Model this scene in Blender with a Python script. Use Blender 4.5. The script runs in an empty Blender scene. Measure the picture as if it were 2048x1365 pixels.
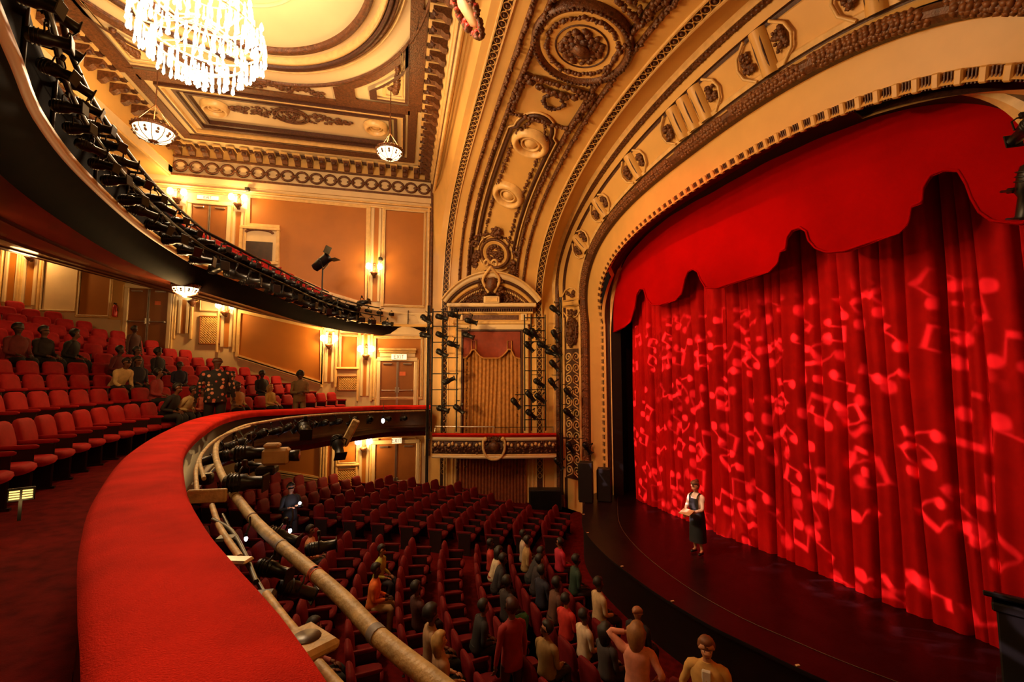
import bpy, bmesh, math, random
import numpy as np
from mathutils import Vector, Matrix, noise
random.seed(7)
SC = bpy.context.scene
COL = SC.collection
PI = math.pi

# ------------------------------------------------------------------ camera
EYE = (0.0, 0.0, 5.15)
FPX, PCX, PCY = 905.0, 1024.0, 682.5
PITCH = math.atan((756 - 682.5) / FPX)
YAW = math.atan(221 / FPX * math.cos(PITCH))
cd = bpy.data.cameras.new('camera'); cam = bpy.data.objects.new('camera', cd); COL.objects.link(cam)
cd.sensor_width = 36; cd.lens = FPX / 2048 * 36; cd.clip_start = 0.02; cd.clip_end = 200
cam.location = EYE; cam.rotation_euler = (PI / 2 + PITCH, 0, -YAW)
SC.camera = cam
# ------------------------------------------------------------------ world, exposure
w = bpy.data.worlds.new('world'); SC.world = w; w.use_nodes = True
w.node_tree.nodes['Background'].inputs[0].default_value = (0.012, 0.006, 0.003, 1)
w.node_tree.nodes['Background'].inputs[1].default_value = 1.0
SC.view_settings.view_transform = 'Standard'; SC.view_settings.look = 'None'
SC.view_settings.exposure = 0.0; SC.view_settings.gamma = 1.0; SC.view_settings.use_curve_mapping = False
SC.cycles.max_bounces = 5; SC.cycles.diffuse_bounces = 3; SC.cycles.glossy_bounces = 2
SC.cycles.transmission_bounces = 3; SC.cycles.transparent_max_bounces = 4
SC.cycles.sample_clamp_indirect = 4.0; SC.cycles.caustics_reflective = False; SC.cycles.caustics_refractive = False

# ------------------------------------------------------------------ lamps of the house
WARM = (1.0, 0.58, 0.20)
def plight(loc, e, col=WARM, r=0.08, name='lamp_light'):
    d = bpy.data.lights.new(name, 'POINT'); d.energy = e; d.color = col; d.shadow_soft_size = r
    o = bpy.data.objects.new(name, d); COL.objects.link(o); o.location = loc; return o
def slight(loc, target, e, col, ang, blend=0.3, r=0.05, name='spot_light'):
    d = bpy.data.lights.new(name, 'SPOT'); d.energy = e; d.color = col; d.spot_size = math.radians(ang)
    d.spot_blend = blend; d.shadow_soft_size = r
    o = bpy.data.objects.new(name, d); COL.objects.link(o); o.location = loc
    o.rotation_euler = (Vector(target) - Vector(loc)).to_track_quat('-Z', 'Y').to_euler(); return o
CHAN = (-3.75, 9.1, 10.85)                       # centre of the chandelier
for a in range(4):                             # chandelier
    plight((CHAN[0] + .75 * math.cos(a * PI / 2 + .4), CHAN[1] + .75 * math.sin(a * PI / 2 + .4), CHAN[2] + (.75 if a % 2 else -1.2)), 410, (1, .67, .37), .3, 'chandelier_light')
# washes for the arch, the curtain and the box
slight((-4.2, 9.5, 8.4), (5.0, 14.5, 9.6), 1250, (1, .56, .17), 62, .9, .25, 'arch_wash')
slight((-4.0, 8.0, 8.4), (7.0, 7.5, 9.6), 900, (1, .56, .17), 70, .9, .25, 'arch_wash')
slight((-3.0, 9.0, 4.2), (4.5, 11.5, 11.0), 700, (1, .56, .17), 80, .9, .25, 'arch_wash')  # uplight added to brighten the arch splay
slight((.2, 7.4, 12.5), (8.2, 11.8, 4.2), 1900, (1, .06, .045), 62, .9, .05, 'curtain_wash')
slight((.2, 6.4, 12.5), (8.4, 8.4, 4.2), 350, (1, .07, .05), 60, .9, .05, 'curtain_wash')
slight((-2.4, 12.0, 4.6), (3.6, 18.2, 6.0), 1500, (1, .56, .17), 50, .9, .2, 'box_wash')  # added to brighten the theatre box

# ------------------------------------------------------------------ pixel -> place helpers (used to measure the photo's plan)
FW = np.array([math.sin(YAW) * math.cos(PITCH), math.cos(YAW) * math.cos(PITCH), math.sin(PITCH)])
RT = np.array([math.cos(YAW), -math.sin(YAW), 0.0]); UP = np.cross(RT, FW); CE = np.array(EYE)
def ray(px, py): return FW + RT * ((px - PCX) / FPX) + UP * ((PCY - py) / FPX)
def onZ(px, py, z): d = ray(px, py); return Vector(CE + d * ((z - EYE[2]) / d[2]))
def onY(px, py, y): d = ray(px, py); return Vector(CE + d * (y / d[1]))
def onPl(px, py, p0, p1):
    """on the vertical plane through plan points p0, p1"""
    d = ray(px, py); ex, ey = p1[0] - p0[0], p1[1] - p0[1]; nx, ny = -ey, ex
    t = (p0[0] * nx + p0[1] * ny) / (d[0] * nx + d[1] * ny); return Vector(CE + d * t)
def proj(p):
    v = np.array(p, float) - CE; z = v @ FW
    if z < 0.05: return (-9999, -9999, z)
    return (PCX + FPX * (v @ RT) / z, PCY - FPX * (v @ UP) / z, z)
def infr(p, m=60):
    x, y, z = proj(p); return z > 0 and -m < x < 2048 + m and -m < y < 1365 + m

# ------------------------------------------------------------------ materials
MATS = {}
def mat(name, col, rough=.6, metal=0.0, var=0.12, scale=6.0, bump=0.0, bscale=40.0, sheen=0.0, spec=.5, emit=None, estr=0.0, col2=None, coat=0.0, trans=0.0, alpha=1.0):
    m = bpy.data.materials.new(name); m.use_nodes = True; MATS[name] = m
    nt = m.node_tree; b = nt.nodes['Principled BSDF']; L = nt.links
    b.inputs['Roughness'].default_value = rough; b.inputs['Metallic'].default_value = metal
    b.inputs['Specular IOR Level'].default_value = spec
    b.inputs['Sheen Weight'].default_value = sheen; b.inputs['Coat Weight'].default_value = coat
    b.inputs['Transmission Weight'].default_value = trans; b.inputs['Alpha'].default_value = alpha
    if sheen: b.inputs['Sheen Tint'].default_value = (*[min(1, c * 2.2) for c in col], 1)
    tc = nt.nodes.new('ShaderNodeTexCoord')
    if var or col2:
        n = nt.nodes.new('ShaderNodeTexNoise'); n.inputs['Scale'].default_value = scale; n.inputs['Detail'].default_value = 3
        r = nt.nodes.new('ShaderNodeValToRGB'); r.color_ramp.elements[0].position = .3; r.color_ramp.elements[1].position = .7
        c2 = col2 or [c * (1 - var * 1.5) for c in col]; c1 = col if col2 else [min(1, c * (1 + var)) for c in col]
        r.color_ramp.elements[0].color = (*c2, 1); r.color_ramp.elements[1].color = (*c1, 1)
        L.new(tc.outputs['Object'], n.inputs['Vector']); L.new(n.outputs['Fac'], r.inputs['Fac']); L.new(r.outputs['Color'], b.inputs['Base Color'])
    else: b.inputs['Base Color'].default_value = (*col, 1)
    if bump:
        n2 = nt.nodes.new('ShaderNodeTexNoise'); n2.inputs['Scale'].default_value = bscale; n2.inputs['Detail'].default_value = 2
        bp = nt.nodes.new('ShaderNodeBump'); bp.inputs['Strength'].default_value = bump; bp.inputs['Distance'].default_value = .03
        L.new(tc.outputs['Object'], n2.inputs['Vector']); L.new(n2.outputs['Fac'], bp.inputs['Height']); L.new(bp.outputs['Normal'], b.inputs['Normal'])
    if emit: b.inputs['Emission Color'].default_value = (*emit, 1); b.inputs['Emission Strength'].default_value = estr
    return m
cream = mat('cream_plaster', (.80, .60, .33), .5, var=.05, scale=2)
gold = mat('gilded_plaster', (.76, .445, .13), .45, var=.04, scale=2)
amber = mat('amber_wall_panel', (.45, .155, .015), .55, var=.07, scale=1.2)
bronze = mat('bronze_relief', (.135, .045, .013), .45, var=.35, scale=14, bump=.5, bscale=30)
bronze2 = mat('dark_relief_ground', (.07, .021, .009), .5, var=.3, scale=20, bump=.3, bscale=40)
giltline = mat('gilt_moulding', (.80, .52, .20), .35, var=.1, scale=6)
ceilp = mat('ceiling_plaster', (.84, .66, .36), .55, var=.04, scale=.8)
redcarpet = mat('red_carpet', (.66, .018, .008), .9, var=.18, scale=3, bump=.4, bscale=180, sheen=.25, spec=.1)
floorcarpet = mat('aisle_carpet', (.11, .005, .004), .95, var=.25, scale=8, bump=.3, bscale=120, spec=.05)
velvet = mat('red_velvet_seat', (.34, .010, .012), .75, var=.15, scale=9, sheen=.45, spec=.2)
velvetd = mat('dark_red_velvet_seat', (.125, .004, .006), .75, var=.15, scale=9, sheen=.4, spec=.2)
seatfr = mat('dark_seat_frame', (.018, .008, .007), .4, var=.2)
curtainm = mat('red_stage_curtain', (.54, .008, .008), .85, var=.10, scale=2.5, spec=.04)
valancem = mat('red_valance_cloth', (.44, .002, .002), .9, var=.06, scale=1.5, spec=.03)
goldcloth = mat('gold_curtain_cloth', (.42, .17, .03), .6, var=.2, scale=8, sheen=.2)
rustcloth = mat('rust_curtain_cloth', (.25, .055, .012), .7, var=.2, scale=8)
stagefl = mat('dark_stage_floor', (.012, .003, .004), .34, var=.4, scale=3, bump=.05, bscale=20, spec=.28)
black = mat('black_paint', (.008, .007, .007), .5, var=.2)
blackm = mat('black_metal', (.012, .011, .011), .35, metal=.4, var=.2)
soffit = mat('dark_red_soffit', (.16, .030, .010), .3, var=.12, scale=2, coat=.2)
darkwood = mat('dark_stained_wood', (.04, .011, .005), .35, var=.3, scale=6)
steel = mat('brushed_steel', (.62, .56, .48), .3, metal=.9, var=.1)
pipem = mat('tan_painted_pipe', (.50, .36, .16), .55, var=.28, scale=14, bump=.15, bscale=60)
doorm = mat('brown_door_paint', (.30, .105, .022), .4, var=.08, scale=3)
bulb = mat('glowing_lamp_glass', (1, .9, .7), .4, var=0, emit=(1, .80, .45), estr=16)
bulb2 = mat('glowing_chandelier_crystal', (1, .95, .85), .15, var=0, emit=(1, .86, .58), estr=8)
bowlglow = mat('glowing_bowl_glass', (1, .9, .7), .4, var=0, emit=(1, .78, .40), estr=3.2)

# ------------------------------------------------------------------ mesh builder
class MB:
    def __init__(s): s.v = []; s.f = []; s.m = []; s.mats = []; s.sm = []
    def mi(s, m):
        if m not in s.mats: s.mats.append(m)
        return s.mats.index(m)
    def add(s, vs, fs, m, smooth=True):
        o = len(s.v); i = s.mi(m); s.v.extend([tuple(v) for v in vs])
        for f in fs: s.f.append(tuple(a + o for a in f)); s.m.append(i); s.sm.append(smooth)
    def grid(s, rows, m, closed=False, smooth=True, flip=False):
        n = len(rows[0]); vs = [p for r in rows for p in r]; fs = []
        for i in range(len(rows) - 1):
            for j in range(n if closed else n - 1):
                a = i * n + j; b = i * n + (j + 1) % n; q = (a, b, b + n, a + n)
                fs.append(q[::-1] if flip else q)
        s.add(vs, fs, m, smooth)
    def box(s, c, size, m, rot=None, bev=0.0):
        hx, hy, hz = [d / 2 for d in size]; R = rot or Matrix.Identity(3); c = Vector(c)
        if bev > 0:
            b = min(bev, hx * .9, hy * .9, hz * .9); vs = []
            for sx in (-1, 1):
                for sy in (-1, 1):
                    for sz in (-1, 1):
                        vs += [(sx * hx, sy * (hy - b), sz * (hz - b)), (sx * (hx - b), sy * hy, sz * (hz - b)), (sx * (hx - b), sy * (hy - b), sz * hz)]
            bm = bmesh.new()
            for v in vs: bm.verts.new(v)
            bmesh.ops.convex_hull(bm, input=bm.verts[:]); bm.verts.index_update()
            s.add([c + R @ v.co for v in bm.verts], [[v.index for v in f.verts] for f in bm.faces], m, False); bm.free(); return
        vs = [c + R @ Vector((x, y, z)) for x in (-hx, hx) for y in (-hy, hy) for z in (-hz, hz)]
        s.add(vs, [(0, 1, 3, 2), (4, 6, 7, 5), (0, 4, 5, 1), (2, 3, 7, 6), (0, 2, 6, 4), (1, 5, 7, 3)], m, False)
    def tube(s, pts, r, m, n=8, cap=True, closed=False):
        pts = [Vector(p) for p in pts]; N = len(pts)
        rs = r if isinstance(r, (list, tuple)) else [r] * N
        rows = []; ref = None
        for i in range(N):
            a = pts[(i - 1) % N] if (closed or i > 0) else pts[i]; b = pts[(i + 1) % N] if (closed or i < N - 1) else pts[i]
            t = (b - a)
            if t.length < 1e-9: t = Vector((0, 0, 1))
            t.normalize()
            if ref is None: ref = Vector((0, 0, 1)) if abs(t.z) < .9 else Vector((1, 0, 0))
            x = ref.cross(t)
            if x.length < 1e-6: x = Vector((1, 0, 0)).cross(t)
            x.normalize(); y = t.cross(x); ref = t.cross(x) if False else ref - t * ref.dot(t)
            if ref.length < 1e-4: ref = y.copy()
            ref.normalize()
            rows.append([pts[i] + (x * math.cos(2 * PI * k / n) + y * math.sin(2 * PI * k / n)) * rs[i] for k in range(n)])
        if closed: rows.append(rows[0])
        s.grid(rows, m, True)
        if cap and not closed:
            s.add(rows[0], [tuple(range(n))[::-1]], m, False); s.add(rows[-1], [tuple(range(n))], m, False)
    def cyl(s, a, b, r, m, n=12): s.tube([a, b], r if isinstance(r, (list, tuple)) else [r, r], m, n)
    def lathe(s, prof, m, o=(0, 0, 0), ax=(0, 0, 1), n=20):
        """prof: list of (radius, height) along axis"""
        ax = Vector(ax).normalized(); x = ax.orthogonal().normalized(); y = ax.cross(x); o = Vector(o)
        rows = [[o + ax * h + (x * math.cos(2 * PI * k / n) + y * math.sin(2 * PI * k / n)) * max(r, 1e-4) for k in range(n)] for r, h in prof]
        s.grid(rows, m, True)
    def blob(s, c, r, m, sx=(1, 1, 1), R=None, jit=.18):
        R = R or Matrix.Identity(3); c = Vector(c)
        t = (1 + 5 ** .5) / 2; vs = []
        for v in ICO: 
            k = r * (1 + random.uniform(-jit, jit)); vs.append(c + R @ Vector((v[0] * sx[0] * k, v[1] * sx[1] * k, v[2] * sx[2] * k)))
        s.add(vs, ICOF, m, True)
    def prism(s, poly, m, a, ex, ey, d, smooth=False):
        """polygon (list of 2d) in frame a,ex,ey extruded by vector d"""
        a = Vector(a); ex = Vector(ex); ey = Vector(ey); d = Vector(d); n = len(poly)
        p0 = [a + ex * x + ey * y for x, y in poly]; p1 = [p + d for p in p0]
        s.add(p0 + p1, [tuple(range(n))[::-1], tuple(range(n, 2 * n))] + [(i, (i + 1) % n, n + (i + 1) % n, n + i) for i in range(n)], m, smooth)
    def obj(s, name, parent=None, kind=None, label=None, cat=None, group=None, loc=None):
        me = bpy.data.meshes.new(name); me.from_pydata(s.v, [], s.f); me.update()
        for m in s.mats: me.materials.append(m)
        if len(s.mats) > 1: me.polygons.foreach_set('material_index', s.m)
        me.polygons.foreach_set('use_smooth', s.sm)
        bm = bmesh.new(); bm.from_mesh(me); bmesh.ops.recalc_face_normals(bm, faces=bm.faces[:]) ; bm.to_mesh(me); bm.free()
        o = bpy.data.objects.new(name, me); COL.objects.link(o)
        if parent: o.parent = parent
        if loc: o.location = loc
        props(o, kind, label, cat, group); return o
def props(o, kind=None, label=None, cat=None, group=None):
    if kind: o['kind'] = kind
    if label: o['label'] = label
    if cat: o['category'] = cat
    if group: o['group'] = group
    return o
_b = bmesh.new(); bmesh.ops.create_icosphere(_b, subdivisions=1, radius=1); _b.verts.index_update()
ICO = [tuple(v.co) for v in _b.verts]; ICOF = [tuple(v.index for v in f.verts) for f in _b.faces]; _b.free()
def empty(name, loc=(0, 0, 0), label=None, cat=None, group=None, rz=0.0, kind=None):
    o = bpy.data.objects.new(name, None); COL.objects.link(o); o.location = loc; o.rotation_euler = (0, 0, rz); o.empty_display_size = .1
    return props(o, kind, label, cat, group)
def dup(root, loc=None, rot=None, label=None, group=None, cat=None):
    r = root.copy(); COL.objects.link(r)
    if loc is not None: r.location = loc
    if rot is not None: r.rotation_euler = rot
    if label: r['label'] = label
    if group: r['group'] = group
    for ch in list(root.children):
        c = ch.copy(); COL.objects.link(c); c.parent = r
        for g in ch.children:
            d = g.copy(); COL.objects.link(d); d.parent = c
    return r
def cr(pts, n):
    """Catmull-Rom resample of a polyline, n points, even spacing"""
    P = [Vector(p) for p in pts]; P = [P[0] * 2 - P[1]] + P + [P[-1] * 2 - P[-2]]; out = []
    for i in range(1, len(P) - 2):
        p0, p1, p2, p3 = P[i - 1:i + 3]
        for k in range(24):
            t = k / 24; out.append(.5 * ((2 * p1) + (p2 - p0) * t + (2 * p0 - 5 * p1 + 4 * p2 - p3) * t * t + (3 * p1 - p0 - 3 * p2 + p3) * t ** 3))
    out.append(P[-2]); return even(out, n)
def even(out, n):
    L = [0]
    for a, b in zip(out, out[1:]): L.append(L[-1] + (b - a).length)
    res = []; j = 0
    for k in range(n):
        d = L[-1] * k / (n - 1)
        while j < len(L) - 2 and L[j + 1] < d: j += 1
        t = (d - L[j]) / max(1e-9, L[j + 1] - L[j]); res.append(out[j].lerp(out[j + 1], min(1, max(0, t))))
    return res
_u = ('first', 'second', 'third', 'fourth', 'fifth', 'sixth', 'seventh', 'eighth', 'ninth')
ORD = list(_u) + ['tenth', 'eleventh', 'twelfth', 'thirteenth', 'fourteenth', 'fifteenth', 'sixteenth', 'seventeenth', 'eighteenth', 'nineteenth']
for _a, _b in (('twenty', 'twentieth'), ('thirty', 'thirtieth'), ('forty', 'fortieth'), ('fifty', 'fiftieth'), ('sixty', 'sixtieth')): ORD += [_b] + [_a + '-' + q for q in _u]
# ------------------------------------------------------------------ the setting
WY = 19.0; NY = -0.9; XR = -14.5; ZC = 13.9; CX0, CX1 = -8.5, 1.0; YM = 9.1
STR = 'structure'
def Wp(px, py): p = onY(px, py, WY); return p.x, p.z
def wbox(mb, x0, z0, x1, z1, d, m, y=None, d0=0.0, bev=0.0):
    """box on the far side wall, sticking out d towards the hall"""
    mb.box(((x0 + x1) / 2, WY - (d + d0) / 2, (z0 + z1) / 2), (abs(x1 - x0), d - d0, abs(z1 - z0)), m, None, bev)
def wpoly(mb, pts, d, m, d0=0.0):
    mb.prism([(x, z) for x, z in pts], m, (0, WY - d0, 0), (1, 0, 0), (0, 0, 1), (0, -(d - d0), 0))
def wframe(mb, x0, z0, x1, z1, wd, d, m):
    wbox(mb, x0 - wd, z1, x1 + wd, z1 + wd, d, m, bev=.02); wbox(mb, x0 - wd, z0 - wd, x1 + wd, z0, d, m, bev=.02)
    wbox(mb, x0 - wd, z0, x0, z1, d, m, bev=.02); wbox(mb, x1, z0, x1 + wd, z1, d, m, bev=.02)
def pframe(mb, pts, wd, d, m):
    """frame of mitred strips round a wall polygon (counter-clockwise x,z)"""
    n = len(pts); c = Vector((sum(p[0] for p in pts) / n, sum(p[1] for p in pts) / n))
    off = []
    for i in range(n):
        p = Vector(pts[i]); a = (p - Vector(pts[i - 1])).normalized(); b = (Vector(pts[(i + 1) % n]) - p).normalized()
        na = Vector((a.y, -a.x)); nb = Vector((b.y, -b.x)); k = (na + nb); k = k / max(.3, k.length_squared) * 2
        q = p + k * wd
        if (q - c).length < (p - c).length: q = p - k * wd
        off.append(q)
    for i in range(n):
        j = (i + 1) % n; wpoly(mb, [pts[i], pts[j], tuple(off[j]), tuple(off[i])], d, m)

# far side wall
mb = MB(); mb.box(((XR + 1.2) / 2, WY + .15, 6.9), (1.2 - XR, .3, 14.4), cream)
mb.obj('wall_right', kind=STR)
mb = MB(); mb.box(((XR + 12) / 2, NY - .15, 6.9), (12 - XR, .3, 14.4), amber); mb.obj('wall_left', kind=STR)
mb = MB(); mb.box((XR - .15, 9, 6.9), (.3, 20.4, 14.4), amber); mb.obj('wall_back', kind=STR)
mb = MB(); mb.box((11.6, 9, 8), (.3, 20.4, 16), black); mb.obj('wall_stage', kind=STR)

# wall panels, one structure object per storey
tr = MB()
def panel(p0, p1, m=amber, fr=.09, d=.03, frm=None):
    (x0, z1), (x1, z0) = Wp(*p0), Wp(*p1)
    wbox(tr, x0, z0, x1, z1, d, m)
    if fr: wframe(tr, x0, z0, x1, z1, fr, d + .05, frm or giltline); wframe(tr, x0 + .0, z0, x1, z1, fr * .35, d + .08, cream)
def ppoly(px, m=amber, fr=.1, d=.03):
    pts = [Wp(*p) for p in px][::-1]; wpoly(tr, pts, d, m)
    if fr: pframe(tr, pts, fr, d + .06, giltline)
def pil(x, y0, y1, w=.16):
    X, Z1 = Wp(x, y0); _, Z0 = Wp(x, y1); wbox(tr, X - w / 2, Z0, X + w / 2, Z1, .02, amber)
    for s in (-1, 1): wbox(tr, X + s * (w / 2 + .06) - .05, Z0, X + s * (w / 2 + .06) + .05, Z1, .07, cream, bev=.015); wbox(tr, X + s * (w / 2 + .2) - .04, Z0 - .2, X + s * (w / 2 + .2) + .04, Z1 + .1, .09, giltline, bev=.015)
# upper storey
ppoly([(502, 397), (733, 418), (730, 606), (657, 584), (560, 540), (560, 452), (501, 448)])
panel((772, 421), (845, 612))
pil(754, 417, 604); pil(478, 424, 520); pil(361, 412, 450)
# middle storey
ppoly([(483, 627), (641, 661), (641, 762), (478, 710)])
panel((684, 673), (713, 735)); panel((753, 677), (840, 794), fr=.11)
pil(661, 664, 765, .12); pil(732, 670, 793, .12); pil(456, 620, 695); pil(370, 600, 668, .14)
panel((404, 600), (440, 622), cream, .05)
panel((165, 543), (218, 632)); panel((93, 518), (152, 622), cream, .06); pil(66, 500, 612, .2); pil(31, 485, 606, .2)
panel((222, 560), (246, 640), gold, 0)
x0, z0 = Wp(672, 737); x1, _ = Wp(719, 737); wbox(tr, x0, z0 - .05, x1, z0 + .05, .12, giltline, bev=.03)
tr.obj('trim_1', kind=STR)
tr = MB()
# ground storey
ppoly([(531, 893), (640, 893), (640, 953), (540, 938)])
panel((680, 880), (712, 924)); pil(660, 890, 975, .14); pil(729, 890, 978, .14)
x0, z0 = Wp(672, 931); x1, _ = Wp(719, 931); wbox(tr, x0, z0 - .05, x1, z0 + .05, .12, giltline, bev=.03)
panel((757, 877), (783, 885), amber, .04); panel((803, 877), (830, 885), amber, .04)
for x in (643, 648, 653): X, _ = Wp(x, 900); wbox(tr, X - .04, .6, X + .04, 2.7, .1, giltline, bev=.02)
X, Z = Wp(800, 868); wbox(tr, -3.2, Z - .06, 1.1, Z + .1, .14, giltline, bev=.04)
tr.obj('trim_2', kind=STR)
# chair rails that follow the stairs
tr = MB()
for (a, b) in (((477, 713), (645, 766)), ((575, 546), (659, 584)), ((536, 941), (641, 957))):
    (xa, za), (xb, zb) = Wp(*a), Wp(*b)
    for k, (o, d, h) in enumerate(((0, .09, .07), (-.12, .06, .05))): wpoly(tr, [(xa, za + o), (xb, zb + o), (xb, zb + o - h), (xa, za + o - h)][::-1], d, cream)
tr.obj('trim_3', kind=STR)

# frieze of wreaths and the cornice under the ceiling
tr = MB()
wbox(tr, CX0, 12.72, 1.1, 12.80, .14, bronze); wbox(tr, CX0 - 1.4, 12.50, 1.1, 12.72, .10, cream); wbox(tr, CX0 - 1.4, 12.30, 1.1, 12.36, .16, giltline, bev=.03); wbox(tr, CX0 - 1.4, 12.14, 1.1, 12.22, .10, giltline, bev=.03)
wbox(tr, CX0 - 1.3, 12.80, CX0 - .02, 13.55, .3, cream); wbox(tr, CX0, 13.45, 1.1, 13.5, .12, bronze); wbox(tr, CX0, 13.52, 1.1, 13.9, .08, gold)
tr.obj('trim_4', kind=STR)
tr = MB(); x = CX0 + .25
while x < 1.0:
    tr.tube([(x + .22 * math.cos(a), WY - .05, 13.12 + .2 * math.sin(a)) for a in np.linspace(0, 2 * PI, 17)[:-1]], .045, bronze, 5, closed=True)
    for s in (-1, 1):
        tr.blob((x + s * .265, WY - .05, 13.12), .06, bronze); 
        for q in (-.05, 0, .05): tr.cyl((x + s * .2, WY - .03, 13.12 + q * 1.2), (x + s * .10, WY - .03, 13.12 + q * .3), [.018, .006], bronze, 4)
    x += .53
tr.obj('trim_5', kind=STR)
def modillions(name, pts, nrm):
    m = MB(); nrm = Vector(nrm)
    for p in pts:
        p = Vector(p); side = nrm.cross(Vector((0, 0, 1)))
        prof = [(0, 0), (.42, 0), (.42, -.08), (.34, -.16), (.2, -.17), (.1, -.26), (0, -.28)]
        m.prism(prof, bronze, p - side * .10, nrm, (0, 0, 1), side * .2)
        m.prism([(0, 0), (.5, 0), (.5, .05), (0, .05)], giltline, p - side * .14, nrm, (0, 0, 1), side * .28)
        m.blob(p + nrm * .36 - Vector((0, 0, .12)), .09, bronze2, (1, .9, .9))
    return m.obj(name, kind=STR)
modillions('trim_6', [(x, WY - .06, 13.80) for x in np.arange(CX0 + .2, 1.0, .46)], (0, -1, 0))
modillions('trim_7', [(CX0 + .02, y, 13.80) for y in np.arange(3.6, WY - .3, .55)], (1, 0, 0))
modillions('trim_8', [(CX1 - .02, y, 13.80) for y in np.arange(3.6, WY - .3, .5)], (-1, 0, 0))

# ceiling
mb = MB(); mb.box(((CX0 + CX1) / 2, YM, ZC + .16), (CX1 - CX0 + 1.6, 20.4, .3), ceilp); mb.obj('ceiling', kind=STR)
def zbox(mb, x0, y0, x1, y1, m, h=.06, z=ZC): mb.box(((x0 + x1) / 2, (y0 + y1) / 2, z - h / 2), (abs(x1 - x0), abs(y1 - y0), h), m)
def zrect(mb, x0, y0, x1, y1, wd, m, h=.06):
    zbox(mb, x0, y0, x1, y0 + wd, m, h); zbox(mb, x0, y1 - wd, x1, y1, m, h); zbox(mb, x0, y0 + wd, x0 + wd, y1 - wd, m, h); zbox(mb, x1 - wd, y0 + wd, x1, y1 - wd, m, h)
tr = MB()
Y2 = WY - .3; Y1 = 2 * YM - Y2
zrect(tr, -8.15, Y1 - .1, .62, Y2 + .1, .12, bronze2, .08)
zrect(tr, -7.85, Y1 + .35, .34, Y2 - .5, .30, bronze, .05)
for s in (1, -1):
    yy = YM + s * 5.55; zbox(tr, -7.6, yy - .13, .1, yy + .13, bronze, .05)
    ya, yb = sorted((YM + s * 5.75, YM + s * 8.55))
    zrect(tr, -7.3, ya, -.05, yb, .07, bronze2, .10); zrect(tr, -6.9, ya + .1, -.32, yb - .45, .10, bronze2, .12); zrect(tr, -6.6, ya + .2, -.5, yb - .8, .09, bronze2, .14); zrect(tr, -7.2, ya + .06, -.12, yb - .1, .05, giltline, .12)
tr.obj('trim_9', kind=STR)
tr = MB(); CC = (-3.75, YM)
for r0, r1, m, h in ((3.42, 3.62, bronze, .10), (3.80, 3.95, giltline, .16), (3.95, 4.08, bronze2, .20), (4.08, 4.22, bronze, .14), (4.30, 4.36, giltline, .10), (4.92, 5.02, bronze, .07), (1.15, 1.2, giltline, .05), (1.6, 1.68, giltline, .06), (2.0, 2.06, cream, .07)):
    N = 96; rows = []
    for a in np.linspace(0, 2 * PI, N + 1):
        c, s_ = math.cos(a) * .865, math.sin(a); rows.append([(CC[0] + r * c, CC[1] + r * s_, ZC - z) for r, z in ((r0, .0), (r0 + .02, h), (r1 - .02, h), (r1, 0))])
    tr.grid(rows, m)
tr.obj('trim_10', kind=STR)
# ceiling spandrels: curved triangles of dark ornament round the circle
def spandrel(sx, sy):
    m = MB()
    def tri(ins):
        ax, ay = 4.22 - ins, 5.42 - ins; rx, ry = 4.18 + ins, 5.08 + ins; ym, xm = 1.15 + ins * 2.6, 1.58 + ins * 2.4
        a0 = math.asin(min(1, ym / ry)); a1 = math.acos(min(1, xm / rx))
        arc = [(min(ax - .01, rx * math.cos(a)), min(ay - .01, ry * math.sin(a))) for a in np.linspace(a0, a1, 16)]
        return [(ax, arc[0][1])] + arc + [(arc[-1][0], ay), (ax, ay)]
    def P(p, h): return (CC[0] + sx * p[0], CC[1] + sy * p[1], ZC - h)
    for i0, i1, mt, h in ((0, .26, bronze, .06), (.44, .53, bronze2, .12), (.60, .64, giltline, .08)):
        o, q = tri(i0), tri(i1); n = len(o)
        m.add([P(p, h) for p in o] + [P(p, h) for p in q] , [(i, (i + 1) % n, n + (i + 1) % n, n + i) for i in range(n)], mt, False)
    q = tri(.70)
    for k in range(110):
        a = random.random(); b = random.random() ** .8; i = random.randrange(1, len(q) - 2); p = Vector(q[i]).lerp(Vector(q[-1]) - Vector((.12, .12)), .25 + .7 * b)
        m.blob(P(p, .05), random.uniform(.05, .11), bronze, (1, 1, .8))
    return m
n = 11
for sx in (1, -1):
    for sy in (1, -1): spandrel(sx, sy).obj('trim_%d' % n, kind=STR); n += 1
# garland strips and panel ornament on the ceiling
for s in (1, -1):
    m = MB()
    for k in range(150):
        u = random.uniform(-1, 1); x = CC[0] + u * 1.25; y = YM + s * (5.10 + .09 * math.sin(u * 9) + random.uniform(-.12, .12) + .10 * u * u); m.blob((x, y, ZC - .03), random.uniform(.04, .075), bronze, (1.2, 1, .7))
    m.obj('trim_%d' % n, kind=STR); n += 1
    m = MB(); cy = YM + s * 6.68
    for k in range(230):
        u = random.uniform(-1, 1); a = abs(u); wd = .34 * (1 - a) ** .8 + .06; y = cy + random.uniform(-1, 1) * wd * (1 if a > .25 else .6)
        if a < .24 and abs(y - cy) < .25: continue
        m.blob((CC[0] + u * 1.95, y, ZC - .03), random.uniform(.035, .07), bronze, (1.3, 1, .7))
    for r in (.52, .40): m.tube([(CC[0] + r * 1.05 * math.cos(a), cy + r * .85 * math.sin(a), ZC - .04) for a in np.linspace(0, 2 * PI, 33)[:-1]], .035, bronze, 6, closed=True)
    for k in range(40):
        a, r = random.uniform(0, 2 * PI), .30 * random.random() ** .5; m.blob((CC[0] + r * math.cos(a), cy + r * math.sin(a), ZC - .03), .045, bronze)
    m.obj('trim_%d' % n, kind=STR); n += 1
NTRIM = n
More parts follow.
